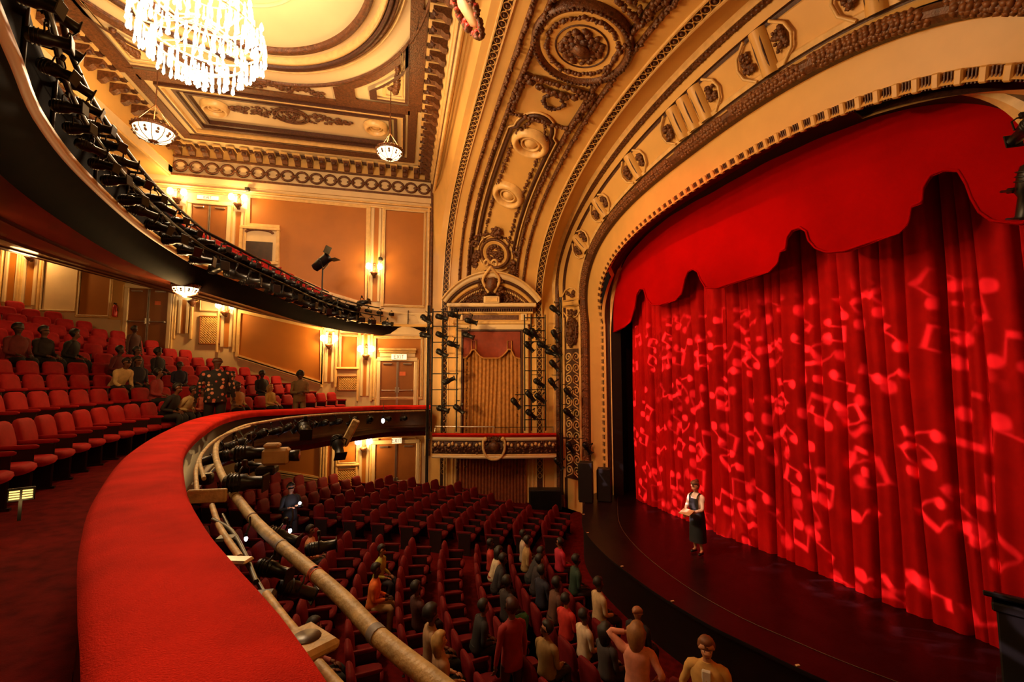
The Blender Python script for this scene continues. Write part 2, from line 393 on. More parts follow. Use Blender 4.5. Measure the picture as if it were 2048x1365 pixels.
# round air vents in the ceiling panels
def vent(name, c, ax, R, label, sc=1.0):
    ax = Vector(ax); t = empty(name, c, label, 'air vent', 'round plaster air vents')
    m = MB(); m.lathe([(R, 0), (R * .98, .06), (R * .90, .15), (R * .78, .20), (R * .68, .18), (R * .62, .02)], giltline, (0, 0, 0), ax, 32); m.obj('outer_ring', t)
    m = MB(); m.lathe([(R * .63, -.02), (R * .4, -.04), (R * .1, -.05)], bronze2, (0, 0, 0), ax, 28); m.obj('throat', t)
    m = MB(); m.lathe([(R * .50, .0), (R * .48, .10), (R * .41, .11), (R * .40, .0)], giltline, (0, 0, 0), ax, 28); m.lathe([(R * .33, .02), (R * .28, .09), (R * .0, .11)], giltline, (0, 0, 0), ax, 24); m.obj('diffuser_cone', t)
    return t
for (px, py, lab) in ((430, 212, 'round gilt air vent in the ceiling panel beside the left bowl pendant'), (752, 252, 'round gilt air vent in the ceiling panel above the right bowl pendant')):
    p = onZ(px, py, ZC); vent('ceiling_vent', (p.x, p.y, ZC - .01), (0, 0, -1), .42, lab)
# beam and dark recess over the upper balcony
mb = MB(); mb.box((CX0 - .62, YM, 13.3), (1.2, 20.3, 1.15), cream); mb.box((CX0 - .02, YM, 13.5), (.06, 20.3, .9), gold)
mb.box((CX0 - .62, YM, 12.70), (1.0, 20.2, .04), gold)
for x in (-1.15, -.08): mb.box((CX0 + x, YM, 12.70), (.09, 20.2, .10), giltline)
mb.obj('ceiling_beam', kind=STR)
m = MB()
for k in range(420):
    u = random.uniform(-1, 1); wd = .40 * (1 - abs(u) ** 1.5) + .05; y = 14.2 + u * 1.7; m.blob((CX0 - .62 + random.uniform(-1, 1) * wd, y, 12.66), random.uniform(.04, .085), bronze, (1, 1.2, .7))
m.obj('trim_%d' % NTRIM, kind=STR); NTRIM += 1
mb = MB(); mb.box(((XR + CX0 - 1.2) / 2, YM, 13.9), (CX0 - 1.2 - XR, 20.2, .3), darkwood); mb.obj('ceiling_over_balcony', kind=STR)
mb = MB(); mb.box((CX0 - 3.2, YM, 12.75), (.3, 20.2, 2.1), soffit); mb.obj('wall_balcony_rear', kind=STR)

# ------------------------------------------------------------------ proscenium arch
AP = Vector((1.14, 19.0)); DAB = Vector((.9717, -.2364)); NAB = Vector((-.2364, -.9717, 0))
def onAB(px, py): return onPl(px, py, AP, AP + DAB)
ARC = {'C': None, 'L': (1.72, 18.86, 1.92, 8.47, 12.6, 3.64, 9.1), 'R': (5.53, 17.93, 5.14, 7.44, 11.91, 2.02, 9.15), 'leaf': (6.29, 17.75, 5.96, 8.72, 11.86, 2.0, 9.1),
       'torus': (6.93, 16.24, 6.60, 7.22, 10.59, 2.66, 9.3), 'egg': (7.32, 15.34, 6.73, 7.21, 9.57, 2.44, 8.97), 'inner': (7.41, 15.13, 7.50, 6.84, 9.99, 3.03, 9.31), 'back': (7.75, 15.05, 7.8, 6.84, 9.85, 3.03, 9.31)}
def P(k, t):
    Xs, Ys, Xc, Zs, Zc, n, yc = ARC[k]
    if t < 0: return Vector((Xs, Ys, Zs * (1 + 2 * t)))
    if t > PI: return Vector((Xs, 2 * yc - Ys, Zs * (1 - 2 * (t - PI))))
    c, s = math.cos(t), math.sin(t); r = (abs(c) ** n + abs(s) ** n) ** (-1 / n); q = r * s
    return Vector((Xs + (Xc - Xs) * q, yc + (Ys - yc) * r * c, Zs + (Zc - Zs) * q))
def surf(k0, k1, u, t, h=0.0, bulge=0.0):
    p = P(k0, t).lerp(P(k1, t), u)
    e = .004; pt = P(k0, t + e).lerp(P(k1, t + e), u) - P(k0, t - e).lerp(P(k1, t - e), u); pu = P(k1, t) - P(k0, t)
    n = pt.cross(pu); n.normalize()
    tgt = Vector((-4, 9.1, 5)) - p
    if n.dot(tgt) < 0: n = -n
    return p + n * (h - bulge * math.sin(PI * min(1, max(0, u)))), n, pt.normalized(), pu
TT = list(np.linspace(-.5, 0, 9)[:-1]) + list(PI / 2 - PI / 2 * np.cos(np.linspace(0, PI, 91)) if False else np.linspace(0, PI, 91)) + [PI + .25, PI + .5]
def loft(mb, k0, k1, prof, ts=None):
    """prof: list of (u, h); material per segment in third field of the end point"""
    ts = ts or TT
    rows = [[surf(k0, k1, u, t, h)[0] for (u, h, m) in prof] for t in ts]
    for j in range(len(prof) - 1):
        mb.grid([[r[j], r[j + 1]] for r in rows], prof[j + 1][2], smooth=True)
# zone a: the wide sounding bay between the two guilloche bands
ma = MB()
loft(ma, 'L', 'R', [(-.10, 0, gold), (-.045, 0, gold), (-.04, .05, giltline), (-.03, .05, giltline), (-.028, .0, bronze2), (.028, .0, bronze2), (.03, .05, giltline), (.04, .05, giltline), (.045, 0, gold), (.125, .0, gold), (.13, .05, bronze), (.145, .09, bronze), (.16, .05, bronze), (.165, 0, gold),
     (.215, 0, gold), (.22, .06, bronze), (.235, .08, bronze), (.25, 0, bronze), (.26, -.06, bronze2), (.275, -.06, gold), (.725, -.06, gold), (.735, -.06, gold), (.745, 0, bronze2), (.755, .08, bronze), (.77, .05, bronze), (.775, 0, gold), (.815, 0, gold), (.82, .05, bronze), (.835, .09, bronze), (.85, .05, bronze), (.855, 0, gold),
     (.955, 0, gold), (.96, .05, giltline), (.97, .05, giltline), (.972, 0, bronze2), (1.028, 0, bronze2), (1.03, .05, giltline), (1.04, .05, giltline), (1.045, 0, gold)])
ARCH = ma.obj('proscenium_arch', kind=STR)
mz = MB()
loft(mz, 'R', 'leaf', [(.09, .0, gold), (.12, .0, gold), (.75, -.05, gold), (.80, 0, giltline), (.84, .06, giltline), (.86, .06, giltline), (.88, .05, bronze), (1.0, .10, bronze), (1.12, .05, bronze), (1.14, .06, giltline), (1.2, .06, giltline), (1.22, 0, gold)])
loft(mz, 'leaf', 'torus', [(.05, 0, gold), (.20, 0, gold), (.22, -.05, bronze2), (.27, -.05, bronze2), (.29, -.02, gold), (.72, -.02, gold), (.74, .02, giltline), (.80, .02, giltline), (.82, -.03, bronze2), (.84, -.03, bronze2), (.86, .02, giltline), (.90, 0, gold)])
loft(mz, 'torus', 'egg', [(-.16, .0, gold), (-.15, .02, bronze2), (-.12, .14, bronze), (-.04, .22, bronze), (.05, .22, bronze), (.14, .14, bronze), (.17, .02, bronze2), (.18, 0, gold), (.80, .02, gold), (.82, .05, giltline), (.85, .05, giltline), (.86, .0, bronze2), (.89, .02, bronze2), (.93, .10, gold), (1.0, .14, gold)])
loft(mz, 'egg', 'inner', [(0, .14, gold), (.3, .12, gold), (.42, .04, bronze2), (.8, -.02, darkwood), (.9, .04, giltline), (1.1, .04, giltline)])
loft(mz, 'inner', 'back', [(0, 0, black), (1, 0, black)])
mz.obj('arch_mouldings', ARCH)
# tympanum wall between the arch, the ceiling and the corner
mt = MB(); rows = []
for t in TT:
    p = surf('L', 'R', -.10, t)[0]; d = Vector((0, p.y - 9.1, max(0.0, p.z - 6.5))); 
    if t < 0 or t > PI: q = Vector((1.14, WY if t < 0 else NY, p.z))
    else:
        k = min((WY - 9.1) / max(1e-6, abs(d.y)), (14.1 - 6.5) / max(1e-6, d.z) if d.z > 0 else 99); q = Vector((1.14, 9.1 + d.y * k, max(p.z if t < .02 or t > PI - .02 else 0, 6.5 + d.z * k)))
    rows.append([p, p.lerp(q, .5), q])
mt.grid(rows, gold); mt.obj('wall_spandrel', kind=STR)
# corner bead and ceiling edge mouldings
mt = MB()
for dx, dz, r, m in ((0, 13.62, .10, giltline), (.05, 13.40, .07, giltline), (.09, 13.2, .06, bronze), (.10, 13.0, .06, giltline)): mt.tube([(1.08 + dx, 2.5, dz), (1.08 + dx, WY - .02, dz)], r, m, 8)
mt.tube([(1.12, WY - .05, 2.0), (1.12, WY - .05, 13.4)], .07, bronze, 8); mt.tube([(1.0, WY - .05, 2.0), (1.0, WY - .05, 12.3)], .05, giltline, 8)
mt.obj('trim_%d' % NTRIM, kind=STR); NTRIM += 1
mt = MB(); q_ = onPl(935, 18, (1.02, 0), (1.02, 1)); Rq = Matrix.Rotation(-.6, 3, 'Y')
mt.blob(q_, .30, cream, (.3, .75, 1.35), Rq, .0)
for k in range(60):
    a = 2 * PI * k / 60; mt.blob(q_ + Rq @ Vector((-.03, .30 * math.cos(a) + random.uniform(-.05, .05), .48 * math.sin(a) + random.uniform(-.05, .05))), random.uniform(.05, .09), bronze, (1, 1, 1), None, .3)
mt.obj('trim_%d' % NTRIM, kind=STR); NTRIM += 1
# ------------------------------------------------------------------ stage, curtain, valance
EDGE = cr([(8.3, 16.4), (6.9, 15.55), (6.1, 14.6), (5.06, 12.35), (4.75, 10.5), (4.82, 8.57), (5.07, 7.15), (5.36, 6.33), (5.77, 5.33), (6.6, 3.9), (8.0, 2.4)], 60)
EDGE = [Vector((p[0], p[1], 0)) for p in [tuple(e)[:2] for e in EDGE]]
mb = MB(); top = [Vector((p.x, p.y, 1.0)) for p in EDGE]; inn = [Vector((11.3, p.y, 1.0)) for p in EDGE]
mb.grid([[a, a.lerp(b, .1), a.lerp(b, .4), b] for a, b in zip(top, inn)], stagefl, smooth=False)
mb.grid([[p, Vector((p.x, p.y, .93)), Vector((p.x + .05, p.y, .90)), Vector((p.x + .05, p.y, -.2))] for p in top], black)
STAGE = mb.obj('stage', kind=STR)
mb = MB(); seam = [Vector((p.x + .95 + .25 * math.sin(i * .12), p.y, 1.004)) for i, p in enumerate(EDGE)]; mb.tube(seam[6:54], .0045, mat('worn_floor_seam', (.16, .09, .07), .5), 4); mb.obj('floor_seam', STAGE)
mb = MB()
for i in (9, 16, 22, 30, 36, 44): p = EDGE[i]; mb.box((p.x + .05, p.y, 1.008), (.06, .03, .012), cream)
mb.obj('edge_marker', STAGE)
CP = [(7.62, 14.5), (7.86, 12.63), (8.06, 10.59), (8.35, 9.27), (8.53, 7.13), (8.65, 6.12), (8.75, 5.24), (8.8, 3.4), (8.85, 2.6)]
cpl = cr([(x, y, 0) for x, y in CP], 1400); rnd = random.Random(3)
# irregular pleats: each pleat is a rounded tongue, with a deep fold between
fold = []; k = 0; pw = 0; ph = 0
Ltot = sum((b - a).length for a, b in zip(cpl, cpl[1:])); s = 0; edges = [0]
while edges[-1] < Ltot: edges.append(edges[-1] + rnd.choice([.16, .22, .28, .36, .46, .55]))
mb = MB(); rows = []; acc = 0; j = 0; HS = [1.0, 1.3, 3, 5, 7, 8.6, 10.4]
for i, p in enumerate(cpl):
    if i: acc += (cpl[i] - cpl[i - 1]).length
    while edges[j + 1] < acc: j += 1
    u = (acc - edges[j]) / (edges[j + 1] - edges[j]); wdt = edges[j + 1] - edges[j]
    d = .20 * min(1, wdt / .35) * (abs(math.sin(PI * u)) ** .42) + .03 * math.sin(u * 3 * PI) * wdt / .4
    eg = min(acc - edges[j], edges[j + 1] - acc); je = j if u < .5 else j + 1
    if (je * 7 + 3) % 3 == 0: d -= .45 * math.exp(-(eg / .026) ** 2)
    rows.append([Vector((p.x + .36 - d * (1.0 if z > 2 else .85) + .02 * math.sin(acc * 3 + z), p.y + .03 * math.sin(z * .7 + j), z)) for z in HS])
mb.grid(rows, curtainm)
tag = mb.obj('stage_curtain', label='tall red pleated house curtain closed across the stage', cat='stage curtain')
mb = MB(); mb.box((10.0, 15.6, 5.5), (4.0, .2, 9), black); mb.obj('wall_wing', kind=STR)
VE = [(1236, 662), (1250, 655), (1262, 645), (1270, 615), (1273, 592), (1280, 580), (1288, 580), (1293, 598), (1303, 611), (1320, 612), (1352, 602), (1364, 588), (1370, 560), (1376, 545), (1386, 540), (1396, 546), (1402, 562), (1412, 578), (1432, 579), (1540, 545), (1556, 528), (1561, 505), (1571, 501), (1574, 478), (1584, 463), (1600, 458), (1613, 466), (1618, 484), (1632, 500), (1655, 508), (1690, 505), (1800, 468), (1818, 450), (1824, 416), (1845, 408), (1847, 380), (1862, 354), (1890, 343), (1918, 345), (1934, 372), (1944, 400), (1960, 428), (1985, 446), (2048, 452)]
V0, V1 = (7.48, 15.2), (7.86, 4.0)
ve = [onPl(x, y, V0, V1) for x, y in VE]; last = ve[-1]
ve += [Vector((last.x + (3.6 - last.y) * -.047, 3.6, 7.65)), Vector((8.12, 3.0, 7.6)), Vector((8.14, 2.6, 7.6))]
ve = [Vector((7.51, 15.4, ve[0].z - .05))] + ve
ve = [v for i, v in enumerate(ve) if i == 0 or v.y < ve[i - 1].y - 1e-4 or True]
ve = even([a.lerp(b, t) for a, b in zip(ve, ve[1:]) for t in np.linspace(0, 1, 8)[:-1]] + [ve[-1]], 420)
mb = MB(); rows = []
for p in ve:
    wv = .025 * math.sin(p.y * 2.1) + .015 * math.sin(p.y * 5.3); rows.append([Vector((p.x + wv * (1 - k * .7) , p.y, p.z + (10.35 - p.z) * k)) for k in (0, .12, .4, .7, 1)])
mb.grid(rows, valancem); mb.grid([[r[0], r[0] + Vector((.03, 0, .0)), r[0] + Vector((.03, 0, .12))] for r in rows], valancem)
VAL = mb.obj('stage_valance', label='red scalloped valance hanging across the top of the stage opening', cat='valance')
mb = MB(); mb.tube([p + Vector((-.012, 0, .03)) for p in ve], .022, valancem, 5); mb.obj('edge_piping', VAL)
# note projectors: a gobo in the lamp itself
def gobo(o, scale, rot=0.0, vm=.26, um=.42):
    d = o.data; d.use_nodes = True; nt = d.node_tree; L = nt.links; em = nt.nodes['Emission']
    def N(t, **k):
        n = nt.nodes.new(t)
        for a, b in k.items(): setattr(n, a, b)
        return n
    def mth(op, a, b=None, c=None):
        n = N('ShaderNodeMath', operation=op)
        for i, v in enumerate((a, b, c)):
            if v is None: continue
            if isinstance(v, (int, float)): n.inputs[i].default_value = v
            else: L.new(v, n.inputs[i])
        return n.outputs[0]
    tc = N('ShaderNodeTexCoord'); sp = N('ShaderNodeSeparateXYZ'); L.new(tc.outputs['Normal'], sp.inputs[0])
    u0 = mth('DIVIDE', sp.outputs[0], sp.outputs[2]); v0 = mth('DIVIDE', sp.outputs[1], sp.outputs[2])
    cb = N('ShaderNodeCombineXYZ'); L.new(mth('MULTIPLY', u0, scale), cb.inputs[0]); L.new(mth('MULTIPLY_ADD', v0, scale, rot * 7.3), cb.inputs[1])
    vo = N('ShaderNodeTexVoronoi', voronoi_dimensions='2D'); vo.inputs['Scale'].default_value = 1.0; vo.inputs['Randomness'].default_value = .65
    L.new(cb.outputs[0], vo.inputs['Vector'])
    df = N('ShaderNodeVectorMath', operation='SUBTRACT'); L.new(cb.outputs[0], df.inputs[0]); L.new(vo.outputs['Position'], df.inputs[1])
    col = N('ShaderNodeSeparateColor'); L.new(vo.outputs['Color'], col.inputs[0])
    vr = N('ShaderNodeVectorRotate', rotation_type='Z_AXIS'); L.new(df.outputs[0], vr.inputs['Vector']); L.new(mth('MULTIPLY', col.outputs[0], 6.283), vr.inputs['Angle'])
    s2 = N('ShaderNodeSeparateXYZ'); L.new(vr.outputs[0], s2.inputs[0]); x, y = s2.outputs[0], s2.outputs[1]
    def soft(dist, w=.05):   # 1 inside (dist<0), soft edge
        m = N('ShaderNodeMapRange', interpolation_type='SMOOTHSTEP'); m.inputs[1].default_value = w; m.inputs[2].default_value = -w; m.inputs[3].default_value = 0; m.inputs[4].default_value = 1
        L.new(dist, m.inputs[0]); return m.outputs[0]
    def circ(cx, cy, r): return soft(mth('SUBTRACT', mth('SQRT', mth('ADD', mth('POWER', mth('SUBTRACT', x, cx), 2), mth('POWER', mth('SUBTRACT', y, cy), 2))), r), .035)
    def bx(cx, cy, hx, hy): return soft(mth('MAXIMUM', mth('SUBTRACT', mth('ABSOLUTE', mth('SUBTRACT', x, cx)), hx), mth('SUBTRACT', mth('ABSOLUTE', mth('SUBTRACT', y, cy)), hy)), .03)
    mx = lambda *a: a[0] if len(a) == 1 else mth('MAXIMUM', a[0], mx(*a[1:]))
    one = mx(circ(-.13, -.24, .12), bx(-.02, .02, .012, .26), bx(.06, .22, .09, .05))
    two = mx(circ(-.24, -.2, .10), circ(.14, -.2, .10), bx(-.14, .02, .012, .22), bx(.24, .02, .012, .22), bx(.05, .22, .2, .05))
    g = mth('GREATER_THAN', col.outputs[1], .5); r = mth('ADD', mth('MULTIPLY', one, g), mth('MULTIPLY', two, mth('SUBTRACT', 1, g)))
    band = soft(mth('SUBTRACT', mth('ABSOLUTE', v0), vm), .03); band2 = soft(mth('SUBTRACT', mth('ABSOLUTE', u0), um), .06); L.new(mth('MULTIPLY', mth('MULTIPLY', r, band), band2), em.inputs['Strength'])
gobo(slight((-3.1, 10.2, 8.2), (8.2, 10.2, 4.0), 19000, (1, .62, .66), 74, .5, .02, 'note_projector_light'), 15.0, 0, .245, .38)
gobo(slight((-3.1, 7.6, 8.2), (8.5, 7.6, 4.0), 8500, (1, .62, .70), 74, .5, .02, 'note_projector_light'), 11.5, .37, .245, .46)

# ------------------------------------------------------------------ orchestra floor
RC = Vector((12.6, 9.2, 0))
def fz(R): return max(0.0, (R - 10.4) * .095)
mb = MB(); rows = []
for R in np.concatenate([np.arange(6.2, 10.4, 1.4), np.arange(10.4, 27.5, .8)]):
    row = []
    for a in np.linspace(-1.15, 1.15, 41): row.append(Vector((RC.x - R * math.cos(a), min(WY + .1, max(NY - .1, RC.y + R * math.sin(a))), fz(R))))
    rows.append(row)
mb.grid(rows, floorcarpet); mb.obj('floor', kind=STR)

# ------------------------------------------------------------------ the mezzanine
def zcurve(px, ext):
    pts = [onZ(x, y, 5.15 - d) for x, y, d in px]; return [Vector(e) for e in ext] + pts
MI = cr(zcurve([(185, 1365, .75), (172, 1200, .75), (172, 1080, .75), (200, 985, .75), (260, 905, .75), (330, 862, .75), (400, 835, .755), (480, 823, .80), (600, 818, .88), (760, 812, 1.06), (855, 811, 1.10)], [(1.0, -2.1, 4.4), (.45, -.95, 4.4), (.03, 0, 4.4), (-.42, .8, 4.4)]), 110)
def normals(c):
    out = []
    for i in range(len(c)):
        t = c[min(i + 1, len(c) - 1)] - c[max(i - 1, 0)]; n = Vector((-t.y, t.x, 0)); n.normalize(); out.append(n)
    return out
def smooth_n(ns, k=6):
    for _ in range(k): ns = [ns[0]] + [((ns[i - 1] + ns[i] * 2 + ns[i + 1]).normalized()) for i in range(1, len(ns) - 1)] + [ns[-1]]
    return ns
MN = smooth_n(normals(MI))                  # points away from the stage
def off(c, ns, d, dz=None, z=None, i=None): 
    p = c[i] + ns[i] * d
    return Vector((p.x, p.y, z if z is not None else c[i].z + (dz or 0)))
def cut(o, y=WY - .01, x=None):
    bm = bmesh.new(); bm.from_mesh(o.data)
    bmesh.ops.bisect_plane(bm, geom=bm.verts[:] + bm.edges[:] + bm.faces[:], plane_co=(0, y, 0), plane_no=(0, 1, 0), clear_outer=True)
    bmesh.ops.bisect_plane(bm, geom=bm.verts[:] + bm.edges[:] + bm.faces[:], plane_co=(0, NY + .01, 0), plane_no=(0, -1, 0), clear_outer=True)
    bmesh.ops.bisect_plane(bm, geom=bm.verts[:] + bm.edges[:] + bm.faces[:], plane_co=(XR + .01, 0, 0), plane_no=(-1, 0, 0), clear_outer=True)
    bm.to_mesh(o.data); bm.free(); return o
def sweep(mb, c, ns, prof, m, absz=False, a=0, b=None):
    b = b or len(c)
    mb.grid([[off(c, ns, d, i=i, **({'z': z} if absz else {'dz': z})) for d, z in prof] for i in range(a, b)], m)
mb = MB(); sweep(mb, MI, MN, [(.0, -.14), (.02, -.03), (-.02, 0.0), (-.10, .012), (-.34, .012), (-.435, 0), (-.46, -.04), (-.44, -.13)], redcarpet)
cut(mb.obj('wall_mezzanine_ledge', kind=STR))
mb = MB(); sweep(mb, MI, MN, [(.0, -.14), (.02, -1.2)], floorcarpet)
sweep(mb, MI, MN, [(-.44, -.10), (-.38, -.14), (-.36, -.2), (-.36, -.72), (-.40, -.76), (-.45, -.78), (-.45, -.84), (-.40, -.92), (-.33, -.98)], darkwood); cut(mb.obj('wall_mezzanine_front', kind=STR))
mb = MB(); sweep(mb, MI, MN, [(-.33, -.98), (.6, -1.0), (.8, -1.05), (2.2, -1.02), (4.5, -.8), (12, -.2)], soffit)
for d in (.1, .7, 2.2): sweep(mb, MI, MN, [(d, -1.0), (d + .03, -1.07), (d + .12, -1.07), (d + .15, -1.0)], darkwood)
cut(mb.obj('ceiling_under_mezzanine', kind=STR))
MROW0, MPITCH, MRISE, MZ0 = 1.0, .90, .31, 3.68
prof = [(.02, 3.63), (MROW0 - .15, MZ0)]
for k in range(14):
    d = MROW0 - .15 + k * MPITCH; z = MZ0 + k * MRISE; prof += [(d, z), (d + MPITCH, z)]
    prof += [(d + MPITCH + .001, z + MRISE)]
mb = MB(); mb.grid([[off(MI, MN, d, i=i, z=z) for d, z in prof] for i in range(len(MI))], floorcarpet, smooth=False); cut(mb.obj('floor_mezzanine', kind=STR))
# nosing line of the aisle step near the camera
# ------------------------------------------------------------------ the upper balcony
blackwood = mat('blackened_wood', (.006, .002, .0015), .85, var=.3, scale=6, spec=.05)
UZ = 7.30
UC = cr([(-.3, -1.6, UZ)] + [tuple(onZ(x, y, UZ)) for x, y in ((-98, -128), (-45, -9), (8, 110), (61, 229), (152, 343), (274, 453), (373, 518), (420, 538), (558, 592), (629, 620), (701, 639), (786, 650), (865, 652))], 120)
UN = smooth_n(normals(UC))
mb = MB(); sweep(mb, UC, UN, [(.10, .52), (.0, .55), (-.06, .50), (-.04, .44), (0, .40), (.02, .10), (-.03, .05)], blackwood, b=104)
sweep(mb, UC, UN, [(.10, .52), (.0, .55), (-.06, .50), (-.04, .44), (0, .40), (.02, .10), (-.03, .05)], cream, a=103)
sweep(mb, UC, UN, [(-.03, .05), (-.08, .03), (-.08, -.04), (-.03, -.06)], gold)
sweep(mb, UC, UN, [(-.03, -.06), (.03, -.22), (.10, -.36), (.24, -.43)], blackwood)
sweep(mb, UC, UN, [(.10, .52), (.14, -.2)], floorcarpet); cut(mb.obj('wall_balcony_front', kind=STR))
mb = MB()
def sz(d): return UZ - .45 + (.20 * d if d < 1.9 else .38 + .235 * (d - 1.9) + .018 * max(0, d - 5.5) ** 2)
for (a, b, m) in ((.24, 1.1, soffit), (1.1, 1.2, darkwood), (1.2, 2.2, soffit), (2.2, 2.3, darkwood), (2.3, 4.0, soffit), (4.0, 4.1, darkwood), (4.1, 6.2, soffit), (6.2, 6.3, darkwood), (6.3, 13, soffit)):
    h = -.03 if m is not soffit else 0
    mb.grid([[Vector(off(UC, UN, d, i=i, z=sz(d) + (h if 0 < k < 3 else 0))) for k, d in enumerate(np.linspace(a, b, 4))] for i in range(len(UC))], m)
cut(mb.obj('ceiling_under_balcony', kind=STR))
prof = [(.14, 7.68), (.95, 7.70)]
for k in range(7): d = .95 + k * .85; z = 7.70 + k * .50; prof += [(d, z), (d + .85, z), (d + .851, z + .50)]
mb = MB(); mb.grid([[off(UC, UN, d, i=i, z=z) for d, z in prof] for i in range(len(UC))], floorcarpet, smooth=False); cut(mb.obj('floor_balcony', kind=STR))
# ------------------------------------------------------------------ seats
def loops(mb, hs, m, n=14, e=3.4):
    """stack of superellipse loops: (cx, cz, half thickness, half width)"""
    rows = []
    for cx, cz, t, wd in hs:
        r = []
        for k in range(n):
            a = 2 * PI * k / n; c, s = math.cos(a), math.sin(a)
            r.append((cx + t * math.copysign(abs(c) ** (2 / e), c), wd * math.copysign(abs(s) ** (2 / e), s), cz))
        rows.append(r)
    mb.grid(rows, m, True); mb.add(rows[0], [tuple(range(n))], m); mb.add(rows[-1], [tuple(range(n))], m)
def make_seat(vel, name, wide=.24, top=.93):
    t = empty(name, (0, 0, -50))
    m = MB(); loops(m, [(-.19, .36, .04, wide), (-.205, .5, .065, wide), (-.225, .66, .07, wide), (-.25, top - .12, .06, wide), (-.262, top - .05, .05, wide * .93), (-.27, top - .015, .035, wide * .78), (-.272, top, .015, wide * .55)], vel); m.obj('backrest', t)
    m = MB(); loops(m, [(.03, .36, .21, wide - .01), (.03, .40, .235, wide), (.025, .44, .23, wide), (.02, .465, .20, wide - .04)], vel, e=4.5); m.obj('seat_cushion', t)
    m = MB(); loops(m, [(-.02, .60, .21, .020), (-.015, .615, .235, .026), (-.015, .64, .235, .026), (-.02, .652, .21, .018)], vel)
    a = m.obj('armrest', t); a.location = (0, wide + .04, 0)
    m = MB(); m.box((0, 0, .31), (.36, .035, .60), seatfr, None, .03); m.box((0, 0, .015), (.42, .05, .03), seatfr); b = m.obj('side_standard', t); b.location = (0, wide + .04, 0)
    return t
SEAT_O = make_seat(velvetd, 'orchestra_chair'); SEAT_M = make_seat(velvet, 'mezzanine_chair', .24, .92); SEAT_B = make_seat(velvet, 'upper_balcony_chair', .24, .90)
used = set(); NSEAT = {'o': 0, 'm': 0, 'b': 0}
def put_seat(proto, key, loc, rz, label, group, end=False):
    NSEAT[key] += 1
    if proto.name not in used:
        used.add(proto.name); o = proto; o.location = loc; o.rotation_euler = (0, 0, rz); props(o, None, label, 'seat', group)
    else: o = dup(proto, loc, (0, 0, rz), label, group); o['category'] = 'seat'
    if end and o is not proto:
        for ch in list(o.children):
            if ch.name.split('.')[0] in ('armrest', 'side_standard'):
                c = ch.copy(); COL.objects.link(c); c.parent = o; c.location = (0, -ch.location.y, 0)
    return o
ORCH = {}
def seat_xyz(R, a): return Vector((RC.x - R * math.cos(a), RC.y + R * math.sin(a), fz(R)))
for j in range(0, 18):
    R = 9.05 + .82 * j; z = fz(R)
    # near block: from the radial aisle at .252 rad to the house-left side
    n = 0; a = .245 - .28 / R
    while a > -.62 and n < 14:
        p = seat_xyz(R, a)
        if infr(p + Vector((0, 0, .6)), 40) and not (p.x < -.6 and p.y < 5.5):
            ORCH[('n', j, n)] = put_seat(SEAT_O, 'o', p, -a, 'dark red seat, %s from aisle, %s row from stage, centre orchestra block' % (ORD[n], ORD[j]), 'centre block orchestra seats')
        n += 1; a -= .58 / R
    n = 0; a = .245 + 1.35 / R + .28 / R; amax = .645 - .016 * max(0, j - 2)
    while a < .68 and n < 14:
        p = seat_xyz(R, a)
        if p.y > 18.2 or (j < 3 and p.x > 3.9 and p.y > 15.0): break
        if infr(p + Vector((0, 0, .6)), 40) and p.x > -6.6:
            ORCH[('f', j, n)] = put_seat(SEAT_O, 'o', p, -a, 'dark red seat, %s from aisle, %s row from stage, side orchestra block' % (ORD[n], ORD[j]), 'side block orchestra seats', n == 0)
        n += 1; a += .58 / R
def curve_len(c):
    L = [0]
    for a, b in zip(c, c[1:]): L.append(L[-1] + (b - a).length)
    return L
MEZZ = {}
def curve_seats(c, ns, row0, pitch, rise, z0, nrow, proto, key, lab, grp, wd, store, keep):
    for k in range(nrow):
        d = row0 + pitch * (k + .45); z = z0 + rise * k
        line = [off(c, ns, d, i=i, z=z) for i in range(len(c))]; line = [p for p in line if p.y < WY - .32]
        L = curve_len(line); n = 0; s = L[-1] - .3
        while s > .2:
            i = max(j for j in range(len(L) - 1) if L[j] <= s); t = (s - L[i]) / max(1e-6, L[i + 1] - L[i]); p = line[i].lerp(line[i + 1], t); tg = line[i + 1] - line[i]
            nr = Vector((tg.y, -tg.x)); rz = math.atan2(nr.y, nr.x)
            if infr(p + Vector((0, 0, .7)), 50) and keep(p, k, n):
                store[(k, n)] = put_seat(proto, key, p, rz, lab % (ORD[n], ORD[k]), grp, False)
            n += 1; s -= wd
curve_seats(MI, MN, MROW0, MPITCH, MRISE, MZ0, 11, SEAT_M, 'm', 'red velvet seat, %s from the far wall, %s mezzanine row behind the ledge', 'mezzanine seats', .59, MEZZ, lambda p, k, n: p.y > 2.2)
BALC = {}
curve_seats(UC, UN, .95, .85, .50, 7.70, 3, SEAT_B, 'b', 'red velvet seat, %s from far wall, %s upper balcony row behind the rail', 'balcony seats', .59, BALC, lambda p, k, n: p.y > 9)
print('SEATS', NSEAT)
